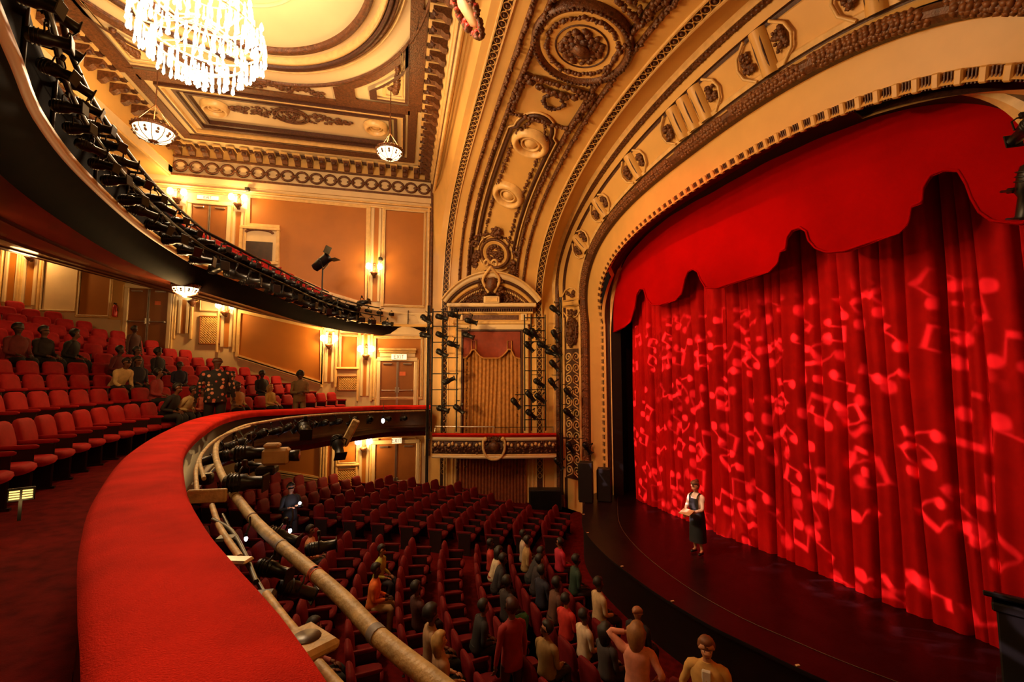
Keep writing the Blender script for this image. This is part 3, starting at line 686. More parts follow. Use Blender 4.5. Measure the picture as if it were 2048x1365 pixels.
# ------------------------------------------------------------------ plaster ornament of the arch
def find(k0, k1, px, py, t0=-.3, t1=2.4):
    best = None
    us, ts = np.linspace(-.1, 1.1, 25), np.linspace(t0, t1, 110)
    for it in range(3):
        for u in us:
            for t in ts:
                p = P(k0, t).lerp(P(k1, t), u); x, y, z = proj(p); e = (x - px) ** 2 + (y - py) ** 2
                if z > 0 and (best is None or e < best[0]): best = (e, u, t)
        du, dt = (us[1] - us[0]), (ts[1] - ts[0]); us = np.linspace(best[1] - du, best[1] + du, 9); ts = np.linspace(best[2] - dt, best[2] + dt, 9)
    return best[1], best[2]
class Frame:
    """flat local frame on the arch: a along the arch (upwards), b across (towards the stage), h out"""
    def __init__(s, k0, k1, u, t, h=0):
        p, n, a, pu = surf(k0, k1, u, t, h); s.o = p; s.n = n; s.a = a; s.b = (pu - n * pu.dot(n) - a * pu.dot(a)).normalized()
    def __call__(s, a, b, h=0): return s.o + s.a * a + s.b * b + s.n * h
    def R(s): return Matrix((s.b, s.a, s.n)).transposed()
def gpath(k0, k1, u, ta, tb, n, h=.02):
    return even([surf(k0, k1, u, t, h)[0] for t in np.linspace(ta, tb, 160)], n)
def arclen(pts): return sum((b - a).length for a, b in zip(pts, pts[1:]))
def ring(mb, F, r, w, m, n=40, ry=None, h=.03, k=6): mb.tube([F(r * math.cos(a), (ry or r) * math.sin(a), h) for a in np.linspace(0, 2 * PI, n + 1)[:-1]], w, m, k, closed=True)
def flatdisc(mb, F, prof, m, n=40):
    mb.grid([[F(r * math.cos(a), r * math.sin(a), h) for a in np.linspace(0, 2 * PI, n + 1)] for r, h in prof], m)
mb = MB()
for u in (0.0, 1.0):
    pts = [surf('L', 'R', u, t, .02) for t in np.linspace(-.42, 2.75, 900)]; path = [q[0] for q in pts]; Ln = arclen(path); N = int(Ln / .235)
    ev = even(path, N); j = 0
    for i, p in enumerate(ev[:-1]):
        if not infr(p, 30): continue
        while j < len(pts) - 1 and (pts[j][0] - p).length > .03: j += 1
        n_, a_, pu = pts[j][1:]; b_ = (pu - n_ * pu.dot(n_) - a_ * pu.dot(a_)).normalized()
        mb.tube([p + a_ * .095 * math.cos(q) + b_ * .085 * math.sin(q) for q in np.linspace(0, 2 * PI, 13)[:-1]], .012, gold, 4, closed=True)
        mb.blob(p, .038, bronze, (1, 1, 1)); mb.blob(p + a_ * .117, .02, gold)
mb.obj('guilloche', ARCH)
# garland textures along the bead bands: small leaves
mb = MB(); rr = random.Random(5)
for u, r_, st in ((.145, .05, .09), (.235, .055, .09), (.757, .055, .09), (.835, .05, .09)):
    path = [surf('L', 'R', u, t, .07)[0] for t in np.linspace(-.42, 2.6, 400)]
    for p in even(path, int(arclen(path) / st)):
        if infr(p, 20): mb.blob(p + Vector((rr.uniform(-1, 1), rr.uniform(-1, 1), rr.uniform(-1, 1))) * .03, r_, bronze, (1, 1, 1), None, .3)
mb.obj('leaf_bead', ARCH)
# medallions on the splay
def cluster(mb, F, n, rmax, size, m, ry=1.0, hollow=0.0):
    for k in range(n):
        a = random.uniform(0, 2 * PI); r = hollow + (rmax - hollow) * random.random() ** .6; mb.blob(F(r * math.cos(a), r * math.sin(a) * ry, .05), random.uniform(.6, 1.1) * size, m, (1.2, 1, .8), F.R(), .3)
def leafring(mb, F, r, size, m, n, h=.05, jit=.03):
    for k in range(n):
        a = 2 * PI * k / n; mb.blob(F((r + random.uniform(-jit, jit)) * math.cos(a), (r + random.uniform(-jit, jit)) * math.sin(a), h), size * random.uniform(.7, 1.2), m, (1, 1, .8), F.R(), .3)
def medallion(px, py, r, full=True):
    u, t = find('L', 'R', px, py); F = Frame('L', 'R', u, t, .0); mb = MB()
    flatdisc(mb, F, [(r * 1.02, -.06), (r * 1.0, .08), (r * .93, .12), (r * .86, .08), (r * .84, .03)], bronze, 56); flatdisc(mb, F, [(r * .84, .03), (r * .80, .06), (r * .76, .03), (0, .02)], gold, 56)
    if full:
        leafring(mb, F, r * .70, r * .055, bronze, 56); ring(mb, F, r * .52, .02, bronze2, 40); leafring(mb, F, r * .935, r * .035, bronze2, 70, .12, .01)
        cluster(mb, F, 120, r * .40, r * .07, bronze, 1.0); cluster(mb, F, 50, r * .22, r * .08, bronze2)
        mb.blob(F(0, 0, .1), r * .17, bronze, (1.3, .9, .6), F.R(), .05)
    else:
        cluster(mb, F, 70, r * .56, r * .11, bronze); ring(mb, F, r * .60, .015, bronze2, 32)
        for k in range(14): a = PI * 1.9 * k / 14 + 1.1; mb.blob(F(r * .52 * math.cos(a), r * .52 * math.sin(a), .07), r * .1, bronze, (1, 1, .7), F.R())
    mb.obj('medallion', ARCH); return F
medallion(1164, 92, 1.10); FM = medallion(991, 507, .63, False)
# dark wreath panel between the big medallion and the long panel
def polyline_leaves(mb, F, pts, step, size, m, h=.05, jit=.03, closed=True):
    P2 = [Vector((*p, 0)) for p in pts] + ([Vector((*pts[0], 0))] if closed else [])
    for p in even(P2, max(2, int(arclen(P2) / step))): mb.blob(F(p.x + random.uniform(-jit, jit), p.y + random.uniform(-jit, jit), h), size * random.uniform(.7, 1.2), m, (1, 1, .8), F.R(), .3)
u, t = find('L', 'R', 1107, 200); F = Frame('L', 'R', u, t); mb = MB()
for tb, sg in (((1050, 150), 1),):
    q = []
    for px, py in ((1052, 150), (1190, 188), (1140, 258), (1022, 222)):
        uu, tt = find('L', 'R', px, py); v = surf('L', 'R', uu, tt)[0] - F.o; q.append((v.dot(F.a), v.dot(F.b)))
    polyline_leaves(mb, F, q, .07, .075, bronze)
    mid = [((q[0][0] * (1 - k) + q[1][0] * k) - .30 * math.sin(PI * k), q[0][1] * (1 - k) + q[1][1] * k) for k in np.linspace(.05, .95, 9)]
    polyline_leaves(mb, F, mid, .06, .085, bronze, .06, .05, False)
leafring(mb, F, .26, .06, bronze2, 30)
mb.prism([(b, a) for a, b in q], gold, F.o + F.n * -.05, F.b, F.a, F.n * .02)
mb.obj('wreath_panel', ARCH)
mb = MB(); u, t = find('L', 'R', 1285, 20); F = Frame('L', 'R', u, t); q = []
for px, py in ((1222, -20), (1284, 46), (1345, -15)):
    uu, tt = find('L', 'R', px, py); v = surf('L', 'R', uu, tt)[0] - F.o; q.append((v.dot(F.a), v.dot(F.b)))
polyline_leaves(mb, F, q, .06, .07, bronze, .05, .03, False); polyline_leaves(mb, F, [(a * .6 + .15, b * .6) for a, b in q], .06, .06, bronze, .05, .05, False); mb.obj('corner_leaves', ARCH)
# long arched panel with garland border
uA, tA = find('L', 'R', 1075, 240); uB, tB = find('L', 'R', 975, 480)
mb = MB()
def arched(ins, h):
    L_ = [(.315 + ins, t) for t in np.linspace(tB - .05, tA - .07, 26)]; R_ = [(.685 - ins, t) for t in np.linspace(tA - .07, tB - .05, 26)]
    top = [(.5 - (.145 - ins) * math.cos(a), tA - .055 + (.075 - ins * .4) * math.sin(a)) for a in np.linspace(0, PI, 14)]
    return [surf('L', 'R', u, t, h)[0] for u, t in L_ + top + R_]
mb.tube(arched(0, .0), .055, bronze2, 6); mb.tube(arched(-.03, .0), .03, giltline, 6)
for p in even(arched(.055, .0), 150): mb.blob(p + Vector([random.uniform(-.03, .03) for _ in range(3)]), .055 * random.uniform(.7, 1.2), bronze, (1, 1, 1), None, .3)
mb.obj('garland_panel', ARCH)
for px, py, lab in ((1061, 287, 'round gilt air vent high on the arch splay below the wreath panel'), (1016, 391, 'round gilt air vent on the arch splay above the cartouche')):
    u, t = find('L', 'R', px, py); F = Frame('L', 'R', u, t, -.04); vent('arch_vent', F.o, F.n, .60, lab)
# cartouche mass under the lower medallion
F = FM; mb = MB()
for s_ in (-1, 1):
    sp = [(-.10 + .55 * math.cos(a) * 0 + .0, 0) for a in ()]
    scr = [F(.18 + .16 * math.cos(a) * (1 - k * .6), s_ * (.92 + .16 * math.sin(a) * (1 - k * .6)), .06) for k, a in zip(np.linspace(0, 1, 14), np.linspace(-PI / 2, 1.6 * PI, 14))]
    mb.tube(scr, .05, bronze, 6); mb.tube([F(.30, s_ * .70, .05), F(.30, s_ * .95, .06), F(.1, s_ * 1.02, .06), F(-1.0, s_ * .98, .05)], .05, bronze2, 6)
    for k in range(120):
        a = random.random(); mb.blob(F(-.15 - 1.25 * a + random.uniform(-.1, .1), s_ * (.80 + .25 * a * random.random() + random.uniform(-.14, .10)), .05), random.uniform(.05, .10), bronze, (1, 1, .8), F.R(), .3)
    polyline_leaves(mb, F, [(.72, 0), (.75, s_ * .35), (.62, s_ * .72), (.48, s_ * .95)], .05, .06, bronze, .05, .03, False)
cluster(mb, Frame('L', 'R', *find('L', 'R', 996, 463), .05), 34, .24, .09, bronze); ring(mb, F, .75, .03, giltline, 40)
for k in range(150):
    b = random.uniform(-.72, .72); mb.blob(F(-.80 - .25 * random.random() - .1 * abs(b), b, .05), random.uniform(.05, .09), bronze, (1, 1, .8), F.R(), .3)
mb.obj('cartouche', ARCH)
laurel = mat('bronze_laurel', (.22, .080, .024), .45, var=.3, scale=14)
# leaf band and big torus of bound laurel
mb = MB()
def scatter(k0, k1, u, h, st, size, m, wdt=.1, skip=0):
    path = [(surf(k0, k1, u, t, h)) for t in np.linspace(-.48, 2.8, 700)]; pp = [q[0] for q in path]; L = curve_len(pp); j = 0
    d = 0
    while d < L[-1]:
        while L[j + 1] < d: j += 1
        p, n_, a_, pu = path[j]; b_ = (pu - n_ * pu.dot(n_)).normalized()
        if infr(p, 20) and not (skip and (d % skip) < .28):
            for w in (-1, 0, 1): mb.blob(p + b_ * w * wdt + a_ * (.4 * st * (w == 0)) - n_ * .03 * abs(w), size, m, (1, 1, 1), None, .25)
        d += st
scatter('R', 'leaf', 1.0, .06, .11, .055, bronze, .06)
for w_ in (-.13, 0, .13): scatter('torus', 'egg', w_ * .45, .21 - abs(w_) * .3, .085, .055, laurel, .05, 1.9)
mb.obj('laurel_band', ARCH)
mb = MB()
path = [(surf('torus', 'egg', .92, t, .10)) for t in np.linspace(-.48, 3.05, 800)]; pp = [q[0] for q in path]; L = curve_len(pp); j = 0; d = 0
while d < L[-1]:
    while L[j + 1] < d: j += 1
    p, n_, a_, pu = path[j]; b_ = (pu - n_ * pu.dot(n_)).normalized(); R_ = Matrix((b_, a_, n_)).transposed()
    if infr(p, 30):
        for q, w in ((-.06, .016), (-.02, .016), (.02, .016)): mb.box(p + a_ * q + n_ * -.01, (.18, w, .06), bronze, R_)
        mb.box(p + a_ * .10 + n_ * .0, (.20, .10, .09), gold, R_, .02)
    d += .25
mb.obj('fluted_moulding', ARCH)
# cove frieze: brackets and framed panels between the leaf band and the torus
BR = [(1143, 606), (1160, 486), (1201, 416), (1268, 333), (1376, 220), (1529, 106), (1740, 12)]
bt = [find('leaf', 'torus', x, y)[1] for x, y in BR]; bt = sorted(bt) + [max(bt) + .28]
mb = MB()
for i, t in enumerate(bt):
    F = Frame('leaf', 'torus', .52, t, .0); wd = (P('torus', t) - P('leaf', t)).length; hw = wd * .27; big = 1.9 if i == 4 else 1.0
    for q in ((0,) if big == 1 else (-.42, 0, .42)):
        mb.grid([[F(q + a, b * hw, .02 + hh) for a, hh in ((-.16, -.03), (-.13, .07), (-.04, .12), (.04, .12), (.13, .07), (.16, -.03))] for b in (-1, -.5, 0, .5, 1)], gold)
        for a in (-.09, .09): mb.tube([F(q + a, b * hw, .115 - .03 * abs(b)) for b in (-1, -.5, 0, .5, 1)], .018, bronze2, 5)
    for s_ in (-1, 1):
        for k in range(26): mb.blob(F(s_ * (.27 + .42 * (big > 1) + .22 * random.random()), random.uniform(-.55, .55) * hw * (1 - .2), .04), random.uniform(.035, .07), bronze, (1, 1, .8), F.R(), .3)
        mb.tube([F(s_ * (.30 + .42 * (big > 1)), -hw * .95, .04), F(s_ * (.55 + .42 * (big > 1)), -hw * .5, .05), F(s_ * (.62 + .42 * (big > 1)), 0, .05), F(s_ * (.55 + .42 * (big > 1)), hw * .5, .05), F(s_ * (.30 + .42 * (big > 1)), hw * .95, .04)], .03, giltline, 6)
mb.obj('bracket', ARCH)
# scroll pilaster below the cove: cartouche and running wave scroll
mb = MB(); s0 = surf('leaf', 'torus', .5, -.02)
def wave(b0, sg, z0, z1, n):
    st = (z1 - z0) / n
    for k in range(n):
        zc = z0 + (k + .5) * st; tt = (zc / ARC['leaf'][3] - 1) / 2
        F = Frame('leaf', 'torus', .52, -.25, .0); o = F.o.copy(); dz = zc - o.z
        pts = []
        for q in np.linspace(0, 1, 18):
            a = 2.6 * PI * q; r = .18 * (1 - q * .82); pts.append(F(dz + r * math.sin(a) , b0 + sg * r * math.cos(a), .03))
        pts = [F(dz - st * .55, b0 + sg * -.10, .03), F(dz - st * .25, b0 + sg * .16, .03)] + pts
        mb.tube(pts, .028, giltline, 5)
F = Frame('leaf', 'torus', .52, -.25, .0)
mb.grid([[F(z - F.o.z, b, .012) for b in (-.45, .45)] for z in (1.2, 6.3)], bronze2)
wave(-.22, 1, 1.3, 6.2, 11); wave(.22, -1, 1.3, 6.2, 11)
for b in (-.46, .46): mb.tube([F(1.2 - F.o.z, b, .03), F(7.6 - F.o.z, b, .03)], .035, giltline, 6)
for k in range(150):
    a = random.uniform(0, 2 * PI); r = random.random() ** .5; mb.blob(F(7.0 - F.o.z + .62 * r * math.sin(a), .33 * r * math.cos(a), .05), random.uniform(.04, .08), bronze, (1, 1, .8), F.R(), .3)
mb.tube([F(7.0 - F.o.z + .55 * math.sin(a), .28 * math.cos(a), .09) for a in np.linspace(0, 2 * PI, 25)[:-1]], .04, bronze, 6, closed=True); mb.blob(F(7.0 - F.o.z, 0, .08), .2, bronze, (.8, 1.5, .5), F.R(), .08)
mb.obj('scroll_pilaster', ARCH)

# ------------------------------------------------------------------ proscenium box: window, pediment, balcony front
AB3 = Vector((AP.x, AP.y, 0)); DA = Vector((DAB.x, DAB.y, 0))
def lean(z):
    q = max(0.0, min(.8, (z - 7.4) / 4.6)); return 9.3 * (1 - math.sqrt(1 - q * q))
def ab(s, z, h=0):
    h += lean(z) * .9; return AB3 + DA * s + NAB * h + Vector((0, 0, z))
def abpx(px, py, h=0):
    b = AP + Vector((NAB.x, NAB.y)) * h; p = onPl(px, py, b, b + DAB); return ((Vector((p.x, p.y)) - b).dot(DAB), p.z)
ABR = Matrix((DA, NAB, Vector((0, 0, 1)))).transposed()
def abox(mb, s0, z0, s1, z1, h0, h1, m, bev=0.0): mb.box(ab((s0 + s1) / 2, (z0 + z1) / 2, (h0 + h1) / 2), (abs(s1 - s0), abs(h1 - h0), abs(z1 - z0)), m, ABR, bev)
def apleat(mb, s0, s1, zt, zb, h, m, pitch, dep, topf=None, gather=None):
    n = int((s1 - s0) / pitch * 8); rows = []
    for i in range(n + 1):
        u = i / n; s = s0 + (s1 - s0) * u; ph = abs(math.sin(PI * (s - s0) / pitch)) ** .6; row = []
        for v in np.linspace(0, 1, 9):
            g = gather(u, v) if gather else 0; row.append(ab(s + g, zt + (zb - zt) * v, h + dep * ph))
        rows.append(row)
    mb.grid(rows, m)
BOX = empty('proscenium_box', ab(2.5, 2.0, 0), 'gilded theatre box with arched pediment and balcony beside the stage', 'theatre box')
BOX.location = (0, 0, 0)
s0, zt = abpx(927, 664); s1, zb = abpx(1042, 862)
m = MB(); abox(m, s0 - .32, 2.0, s0, zt + .2, 0, .22, giltline, .04); abox(m, s1, 2.0, s1 + .32, zt + .2, 0, .22, giltline, .04); abox(m, s0 - .32, zt, s1 + .32, zt + .30, 0, .24, cream, .04)
abox(m, s0 - .06, 2.0, s0, zt + .05, .2, .27, bronze2); abox(m, s1, 2.0, s1 + .06, zt + .05, .2, .27, bronze2); abox(m, s0 - .06, zt, s1 + .06, zt + .07, .2, .28, bronze2)
abox(m, s0, 2.0, s1, zt, 0, .02, darkwood)
m.obj('window_surround', BOX)
m = MB(); sm = (s0 + s1) / 2
abox(m, s0 - .45, zt + .30, s1 + .45, zt + .42, 0, .30, giltline, .03); abox(m, s0 - .40, zt + .42, s1 + .40, zt + .72, 0, .20, gold); abox(m, s0 - .05, zt + .48, s1 - .10, zt + .66, .2, .24, bronze)
abox(m, s1 - .0, zt + .44, s1 + .26, zt + .74, .2, .28, cream, .03); abox(m, s0 - .26, zt + .44, s0 + .0, zt + .74, .2, .28, cream, .03)
abox(m, s0 - .5, zt + .72, s1 + .5, zt + .80, 0, .32, giltline, .02); abox(m, s0 - .5, zt + .90, s1 + .5, zt + .97, 0, .40, bronze2)
abox(m, s0 - .62, zt + .97, s1 + .62, zt + 1.12, 0, .52, cream, .03)
s = s0 - .5
while s < s1 + .5: abox(m, s, zt + .80, s + .05, zt + .90, 0, .36, bronze); s += .09
m.obj('entablature', BOX)
# curved pediment
zp = zt + 1.12; hw = (s1 - s0) / 2 + .66; rise = .92; Rr = (hw * hw + rise * rise) / (2 * rise)
m = MB()
def arcp(r_off, n=30, k=1.0):
    th = math.asin(hw / Rr) * k; return [(sm + (Rr + r_off) * math.sin(a), zp + rise - Rr + (Rr + r_off) * math.cos(a)) for a in np.linspace(-th, th, n)]
for (o0, o1, h, mt) in ((0, .16, .50, cream), (-.10, 0, .42, bronze2), (-.22, -.10, .34, gold), (-.30, -.22, .26, bronze), (.16, .22, .56, giltline)):
    a, b = arcp(o0), arcp(o1); m.grid([[ab(*p, 0), ab(*p, h), ab(*q, h), ab(*q, 0)] for p, q in zip(a, b)], mt)
tri = [ab(*p, .12) for p in arcp(-.25) if p[1] > zp - .02]
m.add(tri + [ab(sm + hw, zp, .12), ab(sm - hw, zp, .12)], [tuple(range(len(tri) + 2))], bronze2, False)
for p in even([Vector((*q, 0)) for q in arcp(-.33, 40, .92)], 46): abox(m, p.x - .02, p.y - .05, p.x + .02, p.y + .03, .1, .2, giltline)
for k in range(260):
    s = random.uniform(-1, 1) * hw * .85; top_ = rise - Rr + math.sqrt(max(0, Rr * Rr - s * s)) - .38
    if top_ > .05: m.blob(ab(sm + s, zp + random.uniform(.02, top_), .15), random.uniform(.04, .07), bronze, (1, .6, 1), None, .3)
m.obj('pediment', BOX)
m = MB()
abox(m, sm - .32, zp - .02, sm + .32, zp + .26, .1, .56, cream, .03); abox(m, sm - .25, zp + .02, sm + .25, zp + .20, .5, .60, giltline, .02)
m.blob(ab(sm, zp + .72, .55), .34, bronze, (.8, .4, 1.1), ABR, .06)
for sg in (-1, 1):
    pts = [ab(sm + sg * (.12 + .30 * math.sin(a) * (.4 + .6 * k)), zp + .30 + 1.05 * k + .08 * math.cos(a), .58) for k, a in zip(np.linspace(0, 1, 16), np.linspace(0, PI * 1.15, 16))]
    m.tube(pts, .06, giltline, 6)
    m.tube([ab(sm + sg * (.16 + .13 * (1 - q * .7) * math.cos(PI + sg * 0 + 2.2 * PI * q)), zp + 1.38 + .13 * (1 - q * .7) * math.sin(2.2 * PI * q), .58) for q in np.linspace(0, 1, 16)], .045, giltline, 6)
    for k in range(30): m.blob(ab(sm + sg * random.uniform(.1, .5), zp + .3 + random.uniform(0, .6), .5), random.uniform(.04, .08), bronze, (1, .7, 1), ABR, .3)
m.obj('crest', BOX)
# window curtain and valance
bc = MB(); apleat(bc, s0 + .02, s1 - .02, zt - .1, 2.3, .06, goldcloth, .16, .09, gather=lambda u, v: (.42 * (u - .5) * -0) - .35 * max(0, v - .25) ** 1.5 * (1 if u < .62 else 0) * (u - .0) * 1.2)
bc.obj('box_curtain', label='gold pleated curtain drawn inside the theatre box window', cat='curtain')
VB = [(0, 0.0), (.05, .02), (.11, .30), (.15, .62), (.20, .66), (.24, .42), (.30, .12), (.36, -.02), (.62, -.02), (.69, .16), (.75, .44), (.79, .68), (.84, .64), (.87, .36), (.90, .08), (.95, .0), (1.0, -.05)]
zv = abpx(980, 718)[1]; bv = MB(); q = even([Vector((s0 + .03 + (s1 - s0 - .06) * a, zv + b * .52, 0)) for a, b in VB], 90)
bv.grid([[ab(p.x, p.y, .30), ab(p.x, p.y, .26), ab(p.x, p.y + (zt - p.y) * .5, .26 + .01 * math.sin(p.x * 9)), ab(p.x, zt - .02, .24)] for p in q], mat('rust_red_valance', (.24, .030, .008), .7, var=.1))
VB_ = bv.obj('box_valance', label='rust red scalloped valance at the top of the theatre box window', cat='valance')
tb = MB(); tb.tube([ab(p.x, p.y + .02, .31) for p in q], .035, goldcloth, 6)
for a in (.19, .80): s = s0 + (s1 - s0) * a; tb.tube([ab(s - .08, zv + .36, .28), ab(s - .08, zv + .72, .28), ab(s + .10, zv + .72, .28), ab(s + .10, zv + .36, .28)], .025, goldcloth, 5)
tb.obj('gold_trim', VB_)
# balcony front of the box
sL, zT = abpx(864, 868, 1.0); sR, zB_ = abpx(1113, 917, 1.0)
def bowed(u): return .92 + .16 * math.sin(PI * u)
m = MB(); U_ = np.linspace(0, 1, 25); H = zT - zB_
def band(z0, z1, d, mt, mb=None): 
    (mb or m).grid([[ab(sL + (sR - sL) * u, z0, bowed(u) + d - .02), ab(sL + (sR - sL) * u, z0, bowed(u) + d), ab(sL + (sR - sL) * u, z1, bowed(u) + d), ab(sL + (sR - sL) * u, z1, bowed(u) + d - .12)] for u in U_], mt)
m.grid([[ab(sL + (sR - sL) * u, zB_, 0), ab(sL + (sR - sL) * u, zB_, bowed(u))] for u in U_], cream); m.grid([[ab(sL + (sR - sL) * u, zB_ + .15, 0), ab(sL + (sR - sL) * u, zB_ + .15, bowed(u))] for u in U_], floorcarpet)
band(zB_, zB_ + .10, .06, cream); band(zB_ + .10, zB_ + .16, .02, giltline); band(zB_ + .16, zB_ + .66, 0.0, bronze2); band(zB_ + .66, zT - .12, .03, cream)
m.grid([[ab(s, z, 0), ab(s, z, .92)] for s in (sL, sL + .001) for z in (zB_, zT)], gold)
for s in (sL, sR): m.add([ab(s, zB_, 0), ab(s, zB_, .92), ab(s, zT, .92), ab(s, zT, 0)], [(0, 1, 2, 3)], gold, False)
m.obj('balcony_front', BOX)
m = MB(); band(zT - .12, zT - .06, .05, redcarpet, m); band(zT - .06, zT, .10, redcarpet, m); m.grid([[ab(sL + (sR - sL) * u, zT, bowed(u) + .10), ab(sL + (sR - sL) * u, zT + .01, bowed(u) - .12)] for u in U_], redcarpet); m.obj('padded_ledge', BOX)
m = MB()
for k in range(9):
    u = (k + .5) / 9; s = sL + (sR - sL) * u
    if k == 4: m.obj('relief_band', BOX); m = MB(); continue
    for a in (-.14, 0, .14): m.blob(ab(s + a, zB_ + .50 + .05 * (a == 0), bowed(u) + .03), .08, giltline, (.8, .6, 1.1), ABR, .2); 
    for q in range(26): m.blob(ab(s + random.uniform(-.27, .27), zB_ + random.uniform(.20, .62), bowed(u) + .01), random.uniform(.035, .06), bronze, (1, .7, 1), ABR, .3)
m.obj('relief_band', BOX)
m = MB(); sc = (sL + sR) / 2; hb = bowed(.5) + .05
m.blob(ab(sc, zB_ + .46, hb), .25, bronze, (1, .4, 1), ABR, .05)
for sg in (-1, 1): m.tube([ab(sc + sg * .42 * math.cos(a) ** .8 if math.cos(a) > 0 else sc, zB_ + .52 - .55 * math.sin(a), hb + .03) for a in np.linspace(-.35, PI / 2, 12)], [.05] * 12, giltline, 6); m.blob(ab(sc + sg * .34, zB_ + .74, hb + .02), .10, giltline, (1, .6, 1), ABR, .1)
for k in range(24): m.blob(ab(sc + random.uniform(-.3, .3), zB_ + .75 + random.uniform(-.06, .06), hb), .06, bronze, (1, .6, 1), ABR, .3)
m.obj('crest_shield', BOX)
m = MB(); 
for za, ra, rb in ((zT + .26, 0.02, .50),): m.tube([ab(sL + (sR - sL) * u, za, bowed(u) - .1) for u in np.linspace(ra, rb, 8)], .025, steel, 6)
m.tube([ab(sL + (sR - sL) * u, zT + .24, bowed(u) - .1) for u in np.linspace(.5, .98, 8)], .014, blackm, 6)
for u in (.02, .5, .98): m.cyl(ab(sL + (sR - sL) * u, zT, bowed(u) - .1), ab(sL + (sR - sL) * u, zT + .26, bowed(u) - .1), .02, steel, 6)
m.obj('guard_rail', BOX)
# curtained doorway beneath the box
sa, za = abpx(919, 921); sb, _ = abpx(1051, 921)
m = MB(); apleat(m, sa, sb, za + .1, .1, .05, rustcloth, .13, .08); m.obj('doorway_curtain', label='rust brown pleated curtain across the doorway beneath the theatre box', cat='curtain')
m = MB()
for x in (888, 893, 905, 911, 1058, 1066): s = abpx(x, 950)[0]; abox(m, s - .03, .2, s + .03, zB_, 0, .05, giltline, .015)
m.obj('lower_pilasters', BOX)
# ------------------------------------------------------------------ doors, grilles, wall lamps
def letters(mb, txt, x0, z0, hgt, y, m, st=.13):
    """block letters on the wall, built from bars"""
    G = {'E': [((0, 0), (0, 1)), ((0, 0), (.6, 0)), ((0, .5), (.5, .5)), ((0, 1), (.6, 1))], 'X': [((0, 0), (.62, 1)), ((0, 1), (.62, 0))], 'I': [((.1, 0), (.1, 1))], 'T': [((.3, 0), (.3, 1)), ((0, 1), (.6, 1))]}
    W_ = {'E': .85, 'X': .87, 'I': .42, 'T': .8}; x = x0
    for c in txt:
        for (ax, az), (bx_, bz) in G[c]:
            a = Vector((x + ax * hgt, y, z0 + az * hgt)); b = Vector((x + bx_ * hgt, y, z0 + bz * hgt)); d = b - a; L_ = d.length + st * hgt; ang = math.atan2(d.z, d.x)
            mb.box((a + b) / 2, (L_, .012, st * hgt), m, Matrix.Rotation(-ang, 3, 'Y'))
        x += W_[c] * hgt
exitglow = mat('lit_exit_sign_face', (1, .9, .7), .5, var=0, emit=(1, .85, .5), estr=1.0)
exitred = mat('dark_red_sign_letter', (.10, .01, .005), .6, var=0)
paper = mat('orange_notice_paper', (.75, .16, .05), .7, var=.1)
def exit_sign(px0, py0, px1, py1, label):
    (x0, z1), (x1, z0) = Wp(px0, py0), Wp(px1, py1); o = empty('exit_sign', ((x0 + x1) / 2, WY - .12, z0), label, 'exit sign', 'lit exit signs'); w_, h = (x1 - x0), (z1 - z0)
    m = MB(); m.box((0, .02, h / 2), (w_ + .04, .10, h + .04), giltline); m.obj('housing', o)
    m = MB(); m.box((0, -.035, h / 2), (w_, .012, h), exitglow); m.obj('face', o)
    m = MB(); hh = h * .62; letters(m, 'EXIT', -hh * 1.42, h * .19, hh, -.045, exitred); m.obj('lettering', o)
DN = 1
def door(px0, px1, ptop, zbot, signpx=None, closers=True):
    global DN
    (x0, z1), (x1, _) = Wp(px0, ptop), Wp(px1, ptop); o = empty('door_%d' % DN, ((x0 + x1) / 2, WY - .01, zbot), kind=STR); DN += 1
    w_ = x1 - x0; h = z1 - zbot; m = MB()
    m.box((-w_ / 2 - .07, -.05, h / 2), (.14, .12, h), cream, None, .02); m.box((w_ / 2 + .07, -.05, h / 2), (.14, .12, h), cream, None, .02); m.box((0, -.05, h + .08), (w_ + .28, .13, .16), cream, None, .02)
    m.box((-w_ / 2 - .17, -.05, h / 2), (.06, .10, h + .2), giltline, None, .02); m.box((w_ / 2 + .17, -.05, h / 2), (.06, .10, h + .2), giltline, None, .02); m.obj('door_frame', o)
    for s in (-1, 1):
        m = MB(); m.box((s * w_ / 4, -.03, h / 2), (w_ / 2 - .012, .05, h - .01), doorm, None, .005); lf = m.obj('door_leaf', o)
        m = MB(); m.cyl((s * .07, -.11, 1.02), (s * (w_ / 2 - .06), -.11, 1.02), .025, steel, 8); m.box((s * .06, -.08, 1.04), (.05, .07, .22), steel, None, .01); m.box((s * (w_ / 2 - .07), -.08, 1.02), (.06, .07, .08), steel, None, .01); m.obj('push_bar', lf)
        if closers: m = MB(); m.box((s * w_ * .30, -.09, h - .10), (.34, .06, .06), steel, None, .01); m.obj('door_closer', lf)
        m = MB(); m.box((s * .022, -.06, h / 2), (.03, .03, h - .05), steel); m.obj('meeting_strip', lf)
    if signpx:
        (a, d), (b, c) = Wp(*signpx[0]), Wp(*signpx[1]); m = MB(); m.box(((a + b) / 2 - o.location.x, -.062, (c + d) / 2 - zbot), (b - a, .01, d - c), paper); m.obj('notice', o)
    return o
door(762, 828, 723, 3.62, ((799, 744), (811, 752))); door(752, 832, 889, .05)
door(262, 340, 577, 6.15, ((312, 603), (323, 611))); door(386, 457, 409, 9.3)
tr = MB(); (xa, za), (xb, _) = Wp(758, 699), Wp(833, 699); wbox(tr, xa, za - .06, xb, za + .04, .30, giltline, bev=.03); wbox(tr, xa + .05, za - .30, xb - .05, za - .06, .10, cream); wbox(tr, xa + .02, za - .14, xb - .02, za - .06, .2, giltline, bev=.02)
tr.obj('trim_%d' % NTRIM, kind=STR); NTRIM += 1
